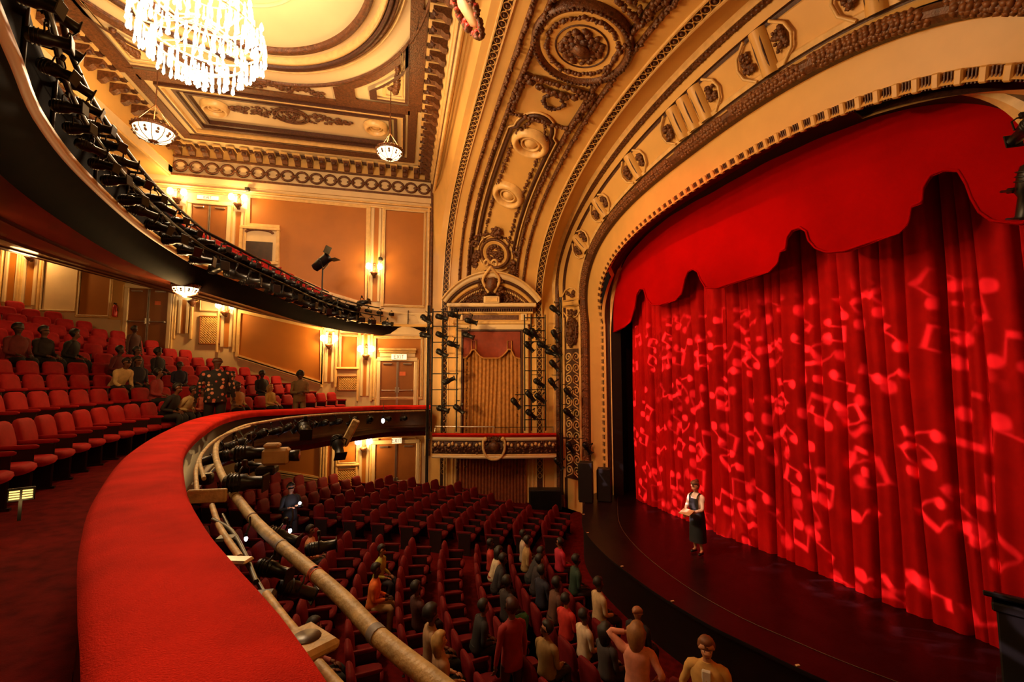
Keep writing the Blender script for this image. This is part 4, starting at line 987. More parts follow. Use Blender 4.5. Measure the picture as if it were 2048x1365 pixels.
exit_sign(783, 709, 813, 720, 'lit exit sign over the mezzanine double doors nearest the stage')
exit_sign(784, 876, 803, 886, 'lit exit sign over the ground floor double doors')
exit_sign(284, 564, 316, 573, 'lit exit sign over the far left mezzanine double doors')
exit_sign(398, 393, 440, 404, 'lit exit sign over the upper balcony double doors')
def grille(p0, p1, label):
    (x0, z1), (x1, z0) = Wp(*p0), Wp(*p1); o = empty('wall_grille', ((x0 + x1) / 2, WY - .02, z0), label, 'vent grille', 'lattice wall grilles'); w_, h = x1 - x0, z1 - z0
    m = MB(); m.box((0, 0, h / 2), (w_, .03, h), darkwood); m.obj('backing', o)
    m = MB()
    for a, b, c, d in ((-w_ / 2, 0, w_ / 2, .05), (-w_ / 2, h - .05, w_ / 2, h), (-w_ / 2, 0, -w_ / 2 + .05, h), (w_ / 2 - .05, 0, w_ / 2, h)): m.box(((a + c) / 2, -.03, (b + d) / 2), (c - a, .06, d - b), doorm, None, .01)
    m.obj('grille_frame', o); m = MB(); st = .085
    for sg in (1, -1):
        for k in np.arange(-h, w_ + h, st):
            x_, z_ = k, 0.0; pts = []
            t0 = max(0, -k); t1 = min(h, w_ - k)
            if t1 > t0 + .02: m.tube([(sg * (k + t0 - w_ / 2), -.03, t0), (sg * (k + t1 - w_ / 2), -.03, t1)], .016, gold, 4)
    m.obj('lattice', o)
grille((401, 632), (441, 690), 'lattice wall grille behind the upper mezzanine rows')
grille((676, 752), (716, 782), 'lattice wall grille beside the mezzanine double doors nearest the stage')
grille((673, 938), (713, 976), 'lattice wall grille beside the ground floor double doors')
# niche in the upper wall
(x0, z1), (x1, z0) = Wp(488, 459), Wp(552, 525); m = MB(); o = empty('window_1', (0, 0, 0), kind=STR)
wbox(m, x0, z0, x1, z1, .05, cream); wframe(m, x0, z0, x1, z1, .12, .14, giltline); m.obj('window_frame', o)
(x0, z1), (x1, z0) = Wp(492, 483), Wp(545, 516); m = MB(); wbox(m, x0, z0 - .2, x1, z1, .08, darkwood, d0=.04); ar = [(x0 + (x1 - x0) * (.5 - .5 * math.cos(a)), z1 + .34 + .14 * math.sin(a)) for a in np.linspace(0, PI, 12)]
m.tube([(x, WY - .07, z) for x, z in ar], .05, bronze, 6); m.obj('shutter', o)
def make_sconce():
    o = empty('wall_lamp', (0, 0, -50), None, 'wall lamp', 'twin wall lamps')
    m = MB(); m.box((0, -.02, -.10), (.12, .04, .50), bronze, None, .02); m.blob((0, -.04, .2), .07, bronze, (1, .6, 1)); m.obj('backplate', o)
    m = MB(); m.lathe([(.0, -.36), (.05, -.32), (.13, -.22), (.15, -.16), (.10, -.14), (.04, -.10)], bronze, (0, -.14, 0)); m.obj('bowl', o)
    for s in (-1, 1):
        m = MB(); m.tube([(0, -.14, -.16), (s * .10, -.16, -.2), (s * .20, -.16, -.15), (s * .22, -.16, -.04)], .014, giltline, 6); a = m.obj('arm', o)
        m = MB(); m.lathe([(.03, -.04), (.09, .0), (.105, .08), (.085, .17), (.05, .20)], bulb, (s * .22, -.16, 0), n=12); m.obj('lamp_shade', a)
    return o
SCO = make_sconce()
for i, (px, py, e, lab) in enumerate(((70, 506, 70, 'lit twin wall lamp at the far left above the mezzanine rows'), (390, 596, 45, 'lit twin wall lamp beside the far left mezzanine doors'), (455, 617, 95, 'lit twin wall lamp between the lattice grille and the large amber panel'), (660, 682, 95, 'lit twin wall lamp at the stage end of the large mezzanine amber panel'), (733, 703, 95, 'lit twin wall lamp left of the mezzanine exit doors nearest the stage'),
                             (360, 393, 60, 'lit twin wall lamp left of the upper balcony doors'), (480, 404, 75, 'lit twin wall lamp right of the upper balcony doors'), (749, 540, 55, 'lit twin wall lamp between the two amber panels above the balcony'), (728, 886, 75, 'lit twin wall lamp left of the ground floor doors'))):
    x, z = Wp(px, py); o = SCO if i == 0 else dup(SCO); o.location = (x, WY - .09, z); o['label'] = lab
    plight((x, WY - .55, z + .05), e * 1.5, (1, .57, .18), .10, 'wall_lamp_light')
# bowl lights under the upper balcony
def bowl(name, p, R, label, e, chain_to=None, grp='bowl lights'):
    o = empty(name, p, label, 'bowl lamp', grp); m = MB(); m.lathe([(R * 1.0, .0), (R * 1.06, .03), (R * 1.0, .10), (R * .9, .05)], bronze, n=28)
    for k in range(22): a = 2 * PI * k / 22; m.blob((R * 1.05 * math.cos(a), R * 1.05 * math.sin(a), .06), R * .08, bronze)
    m.lathe([(R * .26, -R * .62), (R * .16, -R * .70), (.01, -R * .72)], bronze, n=14); m.obj('brass_rim', o)
    m = MB(); m.lathe([(R * .98, .0), (R * .92, -R * .22), (R * .72, -R * .46), (R * .40, -R * .60), (.02, -R * .64)], bowlglow, n=28); m.obj('glass_bowl', o)
    m = MB()
    for k in range(10):
        a = 2 * PI * k / 10; pr = [(R * 1.0, .0), (R * .95, -R * .22), (R * .74, -R * .47), (R * .42, -R * .61), (R * .2, -R * .66)]; m.tube([((r + .008) * math.cos(a), (r + .008) * math.sin(a), z) for r, z in pr], R * .022, bronze, 5)
        a += PI / 10
        for r, z in ((.96, -.2), (.86, -.34)): m.blob((R * r * math.cos(a), R * r * math.sin(a), R * z), R * .085, bronze, (1, 1, 1.2), None, .3)
    m.obj('leaf_lattice', o)
    if chain_to:
        h = chain_to - p[2]; m = MB()
        for k in range(3): a = 2 * PI * k / 3; m.cyl((R * math.cos(a), R * math.sin(a), .05), (0, 0, R * 1.6), .012, bronze, 4)
        m.cyl((0, 0, R * 1.6), (0, 0, h), .016, bronze, 5); m.lathe([(.12, h), (.10, h - .06), (.03, h - .10)], bronze, n=12); m.obj('chain', o)
    plight((p[0], p[1], p[2] + (.35 if chain_to else -R * 1.2)), e, WARM, R * .5, 'bowl_light')
p = onY(308, 262, 13.7); bowl('pendant_bowl_lamp', tuple(p), .47, 'pendant glass bowl lamp hanging near the balcony side of the ceiling', 130, ZC)
p = onY(779, 304, 13.5); bowl('pendant_bowl_lamp', tuple(p), .37, 'pendant glass bowl lamp hanging near the stage side of the ceiling', 130, ZC)
def under(px, py, d=2.0):
    for dz in np.linspace(0, 3, 300):
        p = onZ(px, py, 6.75 + dz)
        best = min(((UC[i] - Vector((p.x, p.y, UZ))).length, i) for i in range(len(UC))); dd = best[0]; i = best[1]
        if (Vector((p.x, p.y, UZ)) - UC[i]).dot(UN[i]) < .3: continue
        if sz(dd) <= 6.75 + dz + .02: return p
    return p
p = under(372, 574); bowl('ceiling_bowl_lamp', (p.x, p.y, p.z - .03), .22, 'lit bowl lamp fixed under the upper balcony', 130)
# added fill lamps along the balcony underside
for (x, y) in ((-5.2, 6.0), (-7.5, 9.5), (-7.8, 3.0), (-9.5, 14.0)): plight((x, y, 7.0 + .27 * max(0, -x - 5.2)), 55, WARM, .25, 'under_balcony_fill')
plight((-.9, 1.6, 6.75), 30, WARM, .25, 'under_balcony_fill')  # unseen point lamp added to brighten the near red ledge
for (x, y) in ((-4.5, 8.0), (-3.2, 16.0), (-5.5, 12.5)): plight((x, y, 2.75), 22, WARM, .2, 'under_mezzanine_fill')  # bare fill points below the mezzanine, no fixtures
# fire extinguisher
x, z = Wp(234, 623); o = empty('fire_extinguisher', (x, WY - .12, z - .22), 'small red fire extinguisher hung on the mezzanine wall left of the doors', 'fire extinguisher')
m = MB(); m.lathe([(.0, 0), (.07, .01), (.075, .05), (.075, .36), (.05, .42), (.025, .44)], mat('extinguisher_red', (.5, .02, .01), .35), n=14); m.obj('cylinder_body', o)
m = MB(); m.box((0, -.02, .48), (.05, .12, .05), blackm, None, .01); m.tube([(0, -.06, .47), (.09, -.08, .40), (.10, -.05, .2)], .012, blackm, 5); m.obj('valve_and_hose', o)
# small black wall boxes
for px, py, lab in ((498, 383, 'small black box on the moulding above the upper wall lamp'), (761, 521, 'small black box on the upper pilaster beside the wall lamp')):
    x, z = Wp(px, py); m = MB(); m.box((0, 0, 0), (.16, .16, .14), black, None, .02); m.cyl((0, -.08, 0), (0, -.13, -.02), .04, blackm, 8); m.obj('wall_sensor', None, None, lab, 'wall sensor', None, (x, WY - .18, z))

# ------------------------------------------------------------------ chandelier
o = empty('crystal_chandelier', CHAN, 'large blazing crystal chandelier hanging from the middle of the ceiling', 'chandelier')
CZ = 11.55 - CHAN[2]
m = MB(); m.cyl((0, 0, CZ + .9), (0, 0, ZC - CHAN[2]), .03, bronze, 8); m.lathe([(.25, ZC - CHAN[2]), (.2, ZC - CHAN[2] - .1), (.05, ZC - CHAN[2] - .2)], bronze); m.obj('hanging_rod', o)
m = MB()
for r, z in ((1.0, .10), (.78, .55), (.5, .95), (.72, -.32), (.42, -.55)): m.tube([(r * math.cos(a), r * math.sin(a), CZ + z) for a in np.linspace(0, 2 * PI, 37)[:-1]], .022, giltline, 5, closed=True)
for k in range(12): a = 2 * PI * k / 12; m.tube([(.1 * math.cos(a), .1 * math.sin(a), CZ + .3), (.5 * math.cos(a), .5 * math.sin(a), CZ - .0), (1.0 * math.cos(a), 1.0 * math.sin(a), CZ + .10)], .016, giltline, 5)
m.obj('brass_frame', o)
for k in range(30):
    r, z = ((1.0, .12), (.78, .57), (.5, .97))[0 if k < 16 else 1 if k < 25 else 2]; a = 2 * PI * k / (16 if k < 16 else 9 if k < 25 else 5)
    m = MB(); m.lathe([(.02, 0), (.055, .02), (.02, .04), (.02, .12), (.045, .17), (.03, .24), (.004, .30)], bulb, (r * math.cos(a), r * math.sin(a), CZ + z), n=8); m.obj('candle_lamp', o)
for (r, z, n, ln) in ((1.06, .08, 46, .42), (.84, .55, 36, .4), (.55, .95, 26, .4), (.75, -.32, 34, .40), (.45, -.55, 22, .34), (.2, -.7, 10, .22), (.92, .0, 40, .5)):
    m = MB()
    for k in range(n):
        a = 2 * PI * k / n; x, y = r * math.cos(a), r * math.sin(a); l2 = ln * random.uniform(.7, 1.1); w_ = random.uniform(.02, .034)
        m.tube([(x, y, CZ + z), (x, y, CZ + z - l2 * .4), (x, y, CZ + z - l2 * .5), (x, y, CZ + z - l2 * .9), (x, y, CZ + z - l2)], [w_ * .4, w_ * .8, w_ * .4, w_ * 1.2, w_ * .2], bulb2, 5)
    m.obj('crystal_drops', o)

# ------------------------------------------------------------------ stage lighting gear
def make_spot():
    o = empty('spotlight', (0, 0, -50), None, 'spotlight')
    m = MB(); m.lathe([(.05, -.22), (.085, -.20), (.10, -.12), (.10, .02), (.075, .06), (.075, .22), (.085, .24)], blackm, ax=(1, 0, 0), n=14)
    for q in (-.16, -.12, -.08): m.lathe([(.10, q), (.115, q + .008), (.10, q + .016)], blackm, ax=(1, 0, 0), n=14)
    m.obj('lamp_body', o)
    m = MB(); m.box((.245, 0, 0), (.02, .20, .20), blackm, None, .01); m.lathe([(.07, .235), (.04, .25), (.0, .255)], steel, ax=(1, 0, 0), n=12); m.obj('lens', o)
    m = MB(); m.tube([(0, -.12, -.0), (0, -.125, .14), (0, -.06, .19), (0, .06, .19), (0, .125, .14), (0, .12, .0)], .012, blackm, 5); m.box((0, 0, .22), (.05, .06, .09), blackm, None, .01); m.obj('yoke_and_clamp', o)
    return o
SPOT = make_spot(); SPU = [False]
def spot(p, yaw, pitch, label, group, sc=1.0):
    o = SPOT if not SPU[0] else dup(SPOT); SPU[0] = True; o.location = p; o.rotation_euler = (0, pitch, yaw); o.scale = (sc,) * 3; o['label'] = label; o['category'] = 'spotlight'; o['group'] = group; return o
# ladders either side of the box
def ladder(pxs, ys, y0, y1, h, label):
    o = empty('lighting_ladder', (0, 0, 0), label, 'lighting ladder', 'lighting ladders at the box')
    o['sx'] = [abpx(x, y0, h)[0] for x in pxs]
    for x in pxs: s, za = abpx(x, y0, h); _, zb = abpx(x, y1, h); m = MB(); m.cyl(ab(s, za, h), ab(s, zb, h), .028, blackm, 8); m.obj('upright', o)
    for y in ys: sa_, z = abpx(pxs[0], y, h); sb_, _ = abpx(pxs[-1], y, h); m = MB(); m.cyl(ab(sa_ - .03, z, h), ab(sb_ + .03, z, h), .022, blackm, 6); m.obj('rung', o)
    return o
def arm(o, s, z, h0, h1):
    m = MB(); zz = z + .305; m.cyl(ab(s, zz, h0), ab(s, zz, h1 + .05), .016, blackm, 6); sx = min(o['sx'], key=lambda q: abs(q - s)); m.cyl(ab(s, zz, h0), ab(sx, zz, h0), .016, blackm, 6); m.obj('side_arm', o)
LL = ladder((866, 887, 915), (624, 653, 685, 716, 748, 780, 812), 618, 864, 1.12, 'black lighting ladder left of the theatre box window')
LR = ladder((1049, 1062, 1090), (636, 662, 684, 716, 742, 780, 812, 840), 630, 862, 1.12, 'black lighting ladder right of the theatre box window')
LB = ladder((1119, 1122), (603, 661, 690, 743, 808, 868), 596, 990, 1.45, 'tall black boom pole between the box and the scroll pilaster')
ladder((857, 860), (640, 700, 760, 820, 880), 612, 1000, 1.3, 'tall black pole at the corner left of the theatre box')
ORDB = lambda i: ORD[i]
for i, (px, py) in enumerate(sorted(((853, 640), (884, 636), (908, 632), (942, 644), (852, 672), (884, 672), (906, 690), (936, 672), (884, 707), (898, 762), (886, 818), (918, 818)), key=lambda q: q[1])):
    s, z = abpx(px, py, 1.25); spot(ab(s, z, 1.42), random.uniform(-.6, .2), random.uniform(.25, .7) if px != 898 else -.4, 'black spotlight on the ladder left of the box window, %s counted from the top' % ORD[i], 'spotlights on the left ladder', 1.05); arm(LL, s, z, 1.12, 1.42)
for i, (px, py) in enumerate(sorted(((1056, 667), (1068, 668), (1085, 692), (1057, 694), (1077, 766), (1060, 792), (1031, 806), (1079, 796), (1061, 828), (1100, 706)), key=lambda q: q[1])):
    s, z = abpx(px, py, 1.25); spot(ab(s, z, 1.42), random.uniform(-.6, .3), random.uniform(.4, .9), 'black spotlight on the ladder right of the box window, %s counted from the top' % ORD[i], 'spotlights on the right ladder', 1.05); arm(LR, s, z, 1.12, 1.42)
for i, (px, py) in enumerate(sorted(((1108, 622), (1109, 672), (1111, 702), (1107, 731), (1104, 767), (1135, 786), (1135, 826), (1139, 893), (1172, 894), (1116, 924)), key=lambda q: q[1])):
    s, z = abpx(px, py, 1.5); spot(ab(s, z, 1.75), random.uniform(-.5, .2), random.uniform(.7, 1.1), 'black spotlight on the boom pole beside the scroll pilaster, %s counted from the top' % ORD[i], 'spotlights on the boom pole', 1.05); arm(LB, s, z, 1.45, 1.75)
# rail of the upper balcony with its row of spotlights
def sub(c, ns, d, dz, a=0, b=None): return [off(c, ns, d, i=i, dz=dz) for i in range(a, b or len(c))]
o = empty('balcony_lighting_rail', (0, 0, 0), 'long black pipe rail bolted along the upper balcony front', 'lighting rail')
for dz, r in ((.58, .025), (.27, .025)): m = MB(); m.tube([p for p in sub(UC, UN, -.22, dz) if p.y < 18.4], r, blackm, 8); m.obj('rail_pipe', o)
ub = sub(UC, UN, -.22, 0); Lu = curve_len(ub); d = Lu[-1] - .9; pi_ = 0
while d > 2.0:
    i = max(j for j in range(len(Lu) - 1) if Lu[j] <= d); p = ub[i]; m = MB(); q_ = off(UC, UN, -.05, i=i); m.cyl(q_ + Vector((0, 0, .05)), q_ + Vector((0, 0, .60)), .018, blackm, 6); m.cyl(p + Vector((0, 0, .58)), q_ + Vector((0, 0, .58)), .018, blackm, 6); m.cyl(p + Vector((0, 0, .27)), q_ + Vector((0, 0, .27)), .018, blackm, 6); m.obj('rail_post', o); d -= 1.1
rs = random.Random(11); d = Lu[-1] - 1.6; k = 0
while d > 2.2 and k < 68:
    i = max(j for j in range(len(Lu) - 1) if Lu[j] <= d); nn = UN[i]; sc_ = max(.5, min(.6 if k % 2 == 0 else .95, ub[i].y / 10)); pz = (.58, .27)[k % 2] - .03 - .268 * sc_; p = ub[i] + Vector((0, 0, pz))
    spot(p, math.atan2(-nn.y, -nn.x) + rs.uniform(-.6, .6), rs.uniform(-.1, .35), 'black spotlight on the upper balcony rail, %s from the proscenium end' % ORD[k], 'spotlights along the upper balcony rail', sc_); k += 1; d -= .33 * (sc_ + .12)
m = MB(); m.tube([p for p in sub(UC, UN, .55, .95, 40, 78)], .022, mat('red_painted_rail', (.10, .01, .008), .4), 6); m.tube([p for p in sub(UC, UN, .55, .60, 40, 78)], .018, blackm, 6)
for i in (42, 50, 58, 66, 76): q = off(UC, UN, .55, i=i, dz=-.1); m.cyl(q, q + Vector((0, 0, 1.05)), .02, blackm, 6)
m.obj('guard_rail', None, None, 'thin dark red guard rail above the upper balcony front', 'guard rail')
# follow spot on its stand
i = min(range(len(UC)), key=lambda i: abs(proj(off(UC, UN, .3, i=i, dz=.5))[0] - 645)); b0 = off(UC, UN, .3, i=i, dz=-.15); top = Vector((b0.x, b0.y, onPl(645, 540, (b0.x, b0.y), (b0.x + RT[0], b0.y + RT[1])).z))
o = empty('follow_spot', (b0.x, b0.y, b0.z), 'black follow spot with barn doors on a stand above the upper balcony rail', 'follow spot'); hh = top.z - b0.z
m = MB(); m.cyl((0, 0, 0), (0, 0, hh), .025, blackm, 8)
for k in range(3): a = 2 * PI * k / 3; m.cyl((0, 0, .3), (.3 * math.cos(a), .3 * math.sin(a), 0), .015, blackm, 5)
m.obj('stand', o)
Rm = Matrix.Rotation(-YAW - .15, 3, 'Z') @ Matrix.Rotation(-.65, 3, 'Y'); c0 = Vector((0, 0, hh + .3)); m = MB(); m.lathe([(.06, -.42), (.14, -.38), (.17, -.1), (.17, .18), (.19, .25)], blackm, c0, Rm @ Vector((1, 0, 0)), 14); m.obj('lamp_body', o)
m = MB(); m.tube([c0 + Vector((0, 0, -.3)), c0 + Rm @ Vector((0, -.2, -.1)), c0 + Rm @ Vector((0, -.2, .05))], .02, blackm, 5); m.tube([c0 + Vector((0, 0, -.3)), c0 + Rm @ Vector((0, .2, -.1)), c0 + Rm @ Vector((0, .2, .05))], .02, blackm, 5); m.obj('yoke', o)
for s in (-1, 1):
    m = MB(); m.box(c0 + Rm @ Vector((.36, 0, s * .22)), (.26, .36, .012), blackm, Rm @ Matrix.Rotation(-s * .5, 3, 'Y')); m.obj('barn_door', o)
i = min(range(len(UC)), key=lambda i: abs(proj(off(UC, UN, .0, i=i, dz=.6))[0] - 728)); q = off(UC, UN, .05, i=i, dz=.58)
spot(q + Vector((0, 0, .14)), -.4, -.2, 'small black spotlight standing on the balcony ledge below the amber panels', 'spotlights on the balcony ledge', 1.1)
# pipes along the mezzanine front
def pxd(lst): return [onZ(x, y, 5.15 - d) for x, y, d in lst]
o = empty('lighting_pipe', (0, 0, 0), 'thick tan lighting pipe curving along in front of the red ledge', 'lighting pipe')
PIPE = cr(pxd([(1010, 1480, .85), (870, 1365, .85), (755, 1272, .85), (672, 1185, .85), (532, 1065, .85), (480, 1005, .85), (443, 949, .85), (431, 905, .85), (441, 878, .85), (480, 856, .87), (520, 846, .90), (600, 834, .98), (700, 827, 1.10), (850, 822, 1.24)]), 120)
m = MB(); m.tube(PIPE, .030, pipem, 14); m.obj('pipe', o)
def piperow(px, col, w_, r=.0325):
    i = min(range(len(PIPE)), key=lambda i: (proj(PIPE[i])[0] - px[0]) ** 2 + (proj(PIPE[i])[1] - px[1]) ** 2); t = (PIPE[min(i + 1, len(PIPE) - 1)] - PIPE[max(0, i - 1)]).normalized(); m = MB(); m.tube([PIPE[i] - t * w_, PIPE[i] + t * w_], r, col, 14); return m
ot = mat('orange_tape', (.75, .12, .04), .6); gt = mat('grey_tape', (.22, .20, .20), .6); dt = mat('dark_tape', (.10, .02, .015), .6)
for px, c, w_ in (((630, 1150), ot, .018), ((622, 1144), dt, .012), ((752, 1270), gt, .02), ((462, 980), dt, .03), ((472, 996), dt, .006), ((507, 1040), dt, .008), ((558, 1092), gt, .010)): piperow(px, c, w_).obj('tape_band', o)
oc = empty('cable_conduit', (0, 0, 0), 'thin tan conduit with junction boxes fixed along the ledge front', 'conduit')
for lst in ([(394, 985, .80), (393, 935, .80), (410, 900, .80), (445, 872, .80), (500, 853, .83)], [(424, 1012, .80), (440, 1056, .80), (480, 1116, .80)], [(532, 1190, .80), (566, 1236, .80), (602, 1280, .80)], [(636, 1330, .80), (690, 1390, .80)], [(408, 958, .80), (400, 918, .80), (418, 890, .80)]):
    m = MB(); m.tube(cr(pxd(lst), 20), .016, pipem, 8); m.obj('conduit_run', oc)
m = MB(); m.tube(cr(pxd([(425, 1040, .79), (462, 1062, .80), (490, 1110, .82), (512, 1165, .83)]), 18), .012, blackm, 6); m.tube(cr(pxd([(445, 1030, .83), (490, 1120, .85), (530, 1190, .86)]), 14), .010, blackm, 6); m.obj('cable', oc)
def jbox(px, sx, sy, sz_, rz, m_=pipem, d=.80): 
    c = pxd([(*px, d)])[0]; m = MB(); m.box((0, 0, 0), (sx, sy, sz_), m_, None, .012); return c, m
c, m = jbox((613, 1287), .17, .13, .035, 0); b = m.obj('junction_plate', oc); b.location = c; b.rotation_euler = (0, 0, -.9); m = MB(); m.lathe([(.042, .0175), (.040, .021), (.0, .021)], darkwood, n=16); q = m.obj('opening', b)
c, m = jbox((470, 1122), .14, .07, .02, 0, steel); b = m.obj('junction_plate', oc); b.location = c; b.rotation_euler = (0, 0, -.3)
c = pxd([(408, 993, .80)])[0]; m = MB(); m.box((.02, 0, 0), (.24, .03, .09), pipem, None, .006); b = m.obj('support_bracket', oc); b.location = c; b.rotation_euler = (0, 0, -.05)
for px in ((412, 958), (520, 1212), (452, 1092)): c, m = jbox(px, .10, .08, .09, 0, pipem if px[0] == 398 else blackm, .84); b = m.obj('junction_box', oc); b.location = c
# spotlights hung below the pipe
def near(px, py, dist, yaw, pitch, label, sc):
    d_ = ray(px, py); p = CE + d_ * dist; return spot(tuple(p), yaw, pitch, label, 'spotlights under the mezzanine pipe', sc)
for px, py, ds, yw, pt, sc, lab in ((487, 966, 3.3, -.10, .02, .62, 'big black spotlight lying level just below the bend of the tan pipe'), (498, 908, 4.0, -.10, -.02, .66, 'black spotlight with ribbed body above the pale moving light'), (500, 935, 4.1, -.05, .05, .55, 'black spotlight tucked under the ribbed spotlight'),
        (560, 1075, 2.7, -.2, .3, .45, 'black spotlight directly under the tan pipe by a bright cable end'), (640, 1096, 3.0, .1, -.1, .42, 'black spotlight below the pipe over the nearest orchestra seats'), (590, 1180, 2.5, .4, .5, .45, 'black spotlight in the shade under the pipe beside the red ledge'), (545, 1140, 2.3, -.4, .2, .4, 'small black spotlight beneath the conduit next to the red ledge'),
        (676, 892, 7.6, -1.2, .7, .95, 'round black floodlight hanging low in front of the ground floor wall'), (610, 862, 7.2, -1.3, .2, .9, 'round shiny spotlight hanging under the middle of the mezzanine front')): near(px, py, ds, yw, pt, lab, sc)
rs = random.Random(4); pl = curve_len(PIPE); d = pl[-1] - 1.0; k = 0
while d > 5.0 and k < 15:
    i = max(j for j in range(len(pl) - 1) if pl[j] <= d); p = PIPE[i] + Vector((0, 0, -.032 - .268 * .8)); t = (PIPE[min(i + 1, len(PIPE) - 1)] - PIPE[i - 1]).normalized()
    spot(p, math.atan2(-t.x, t.y) * 0 + math.atan2(t.x, -t.y) + rs.uniform(-.6, .6), rs.uniform(.1, .7), 'black spotlight below the far mezzanine pipe, %s from the theatre box' % ORD[k], 'spotlights under the far mezzanine pipe', .8); k += 1; d -= .75
def movhead(px, py, ds, label):
    p = CE + ray(px, py) * ds; o = empty('moving_head_light', tuple(p), label, 'moving light'); o.scale = (.72,) * 3; bg = mat('beige_lamp_housing', (.50, .34, .16), .45)
    m = MB(); m.box((0, 0, 0), (.30, .18, .20), bg, None, .03); m.box((-.05, 0, .13), (.18, .14, .06), bg, None, .02); m.obj('head', o); m = MB(); m.lathe([(.06, .14), (.07, .2), (.07, .26), (.0, .262)], blackm, ax=(1, 0, 0), n=14); m.lathe([(.055, .262), (.03, .27), (0, .272)], steel, ax=(1, 0, 0), n=12); m.obj('lens', o)
    m = MB(); m.box((-.1, 0, -.16), (.22, .22, .10), blackm, None, .02); m.obj('yoke_base', o)
movhead(553, 913, 4.0, 'pale beige moving light with a black lens under the mezzanine pipe')
p = CE + ray(700, 866) * 8.5; m = MB(); R_ = Matrix.Rotation(.45, 3, 'Y'); m.box((0, 0, 0), (.14, .16, .52), pipem, R_, .02); m.obj('strip_lamp', None, None, 'tan boxy strip lamp tilted below the mezzanine front', 'strip lamp', None, tuple(p))
wg = mat('glowing_work_lamp', (1, 1, 1), .3, var=0, emit=(.9, .92, 1.0), estr=9)
for px, py, ds, lab in ((580, 1062, 2.9, 'small glaring white work lamp hanging under the tan pipe'), (492, 1078, 2.4, 'bright white cable lamp between the conduit and the tan pipe'), (766, 842, 12.5, 'small white indicator lamp at the far mezzanine front')):
    p = CE + ray(px, py) * ds; o = empty('work_lamp', tuple(p), lab, 'work lamp'); m = MB(); r = .0045 * ds; m.lathe([(r * .3, -r * 1.2), (r * .8, -r * .5), (r * .8, r * .5), (r * .3, r)], wg, n=10); m.obj('lamp_glass', o); m = MB(); m.lathe([(r * .5, r), (r * .9, r * 1.4), (r * .6, r * 2.4)], blackm, n=10); m.tube([(0, 0, r * 2.3), (.01, .02, r * 6), (.0, .05, r * 9)], .006, blackm, 5); m.obj('socket', o)

# ------------------------------------------------------------------ loudspeakers, lectern
def speaker(c, sx, sy, h, rz, label):
    o = empty('loudspeaker', c, label, 'loudspeaker', None, rz); m = MB(); m.box((0, 0, h / 2), (sx, sy, h), black, None, .02); m.obj('cabinet', o)
    m = MB(); m.box((-sx / 2 - .012, 0, h * .5), (.02, sy * .88, h * .9), blackm, None, .008); m.obj('front_grille', o)
for px, py, sy, h, lab in ((1176, 1001, .46, 1.30, 'tall black loudspeaker standing at the stage corner below the torus moulding'), (1212, 1000, .36, 1.08, 'shorter black loudspeaker standing on the stage beside the fluted frame')):
    p = onZ(px, py, 1.005); speaker((p.x - .1, p.y - .1, 1.005), .45, sy, h, -.5, lab)
for s_px, zz, wdt, lab in (((860, 910), .62, 1, 'low black loudspeaker at the wall corner left of the curtained doorway'), ((1058, 1122), .62, 1, 'low black loudspeaker right of the curtained doorway')):
    sa_, _ = abpx(s_px[0], 980, .5); sb_, _ = abpx(s_px[1], 980, .5); c = ab((sa_ + sb_) / 2, .0, .5); zt_ = abpx(s_px[0], 978, .5)[1]
    c.z = fz((Vector((c.x, c.y, 0)) - RC).length); o = empty('loudspeaker', c, lab, 'loudspeaker', None, math.atan2(DAB.y, DAB.x)); hh = max(.3, zt_ - c.z); m = MB(); m.box((0, 0, hh / 2), (sb_ - sa_, .5, hh), black, None, .02); m.obj('cabinet', o); m = MB(); m.box((0, -.26, hh / 2), ((sb_ - sa_) * .92, .02, hh * .85), blackm); m.obj('front_grille', o)
p = onZ(2035, 1205, 2.15); o = empty('lectern', (p.x + .12, p.y, 1.005), 'black lectern with a slanted top at the near edge of the stage', 'lectern', None, .5)
m = MB(); m.box((0, 0, .52), (.42, .52, 1.02), black, None, .02); m.box((0, 0, .03), (.56, .64, .06), black, None, .01); m.obj('pedestal', o)
m = MB(); m.box((0, 0, 1.12), (.62, .74, .035), black, Matrix.Rotation(.28, 3, 'Y'), .01); m.box((-.3, 0, 1.23), (.03, .74, .06), black, None, .01); m.box((0, 0, 1.05), (.5, .60, .12), black, None, .02); m.obj('slanted_top', o)
p = CE + ray(2062, 378) * 4.9; spot(tuple(p), 1.0, 1.25, 'large black spotlight hanging at the near side of the stage opening', 'near boom spotlights', 1.25)
p = CE + ray(2052, 258) * 4.9; spot(tuple(p), 1.0, .2, 'smaller black spotlight hanging above the large one near the stage opening', 'near boom spotlights', .8)
q = CE + ray(2096, 300) * 4.9; m = MB(); m.cyl((0, 0, -1.4), (0, 0, 6.2), .03, blackm, 8); m.obj('boom_pipe', None, None, 'black boom pipe at the near side of the stage opening', 'boom pipe', None, tuple(q))

# lit step light at the end of the front mezzanine row
p = CE + ray(42, 990) * 4.15; o = empty('step_light', tuple(p), 'small lit louvred step light low at the end of the front mezzanine row', 'step light', None, .5); o.scale = (.6,) * 3; sl = mat('lit_step_lamp', (1, .8, .4), .4, var=0, emit=(1, .62, .18), estr=1.6)
m = MB(); m.box((0, .03, 0), (.30, .05, .20), blackm, None, .01); m.box((0, .02, -.24), (.04, .04, .30), blackm); m.obj('housing', o)
for s in (-1, 1):
    m = MB()
    for k in range(4): m.box((s * .07, -.002, .055 - .036 * k), (.11, .012, .02), sl)
    m.obj('lamp_louvre', o)
plight(tuple(p + np.array((.1, -.2, -.1))), 1.2, (1, .6, .2), .05, 'step_light_glow')
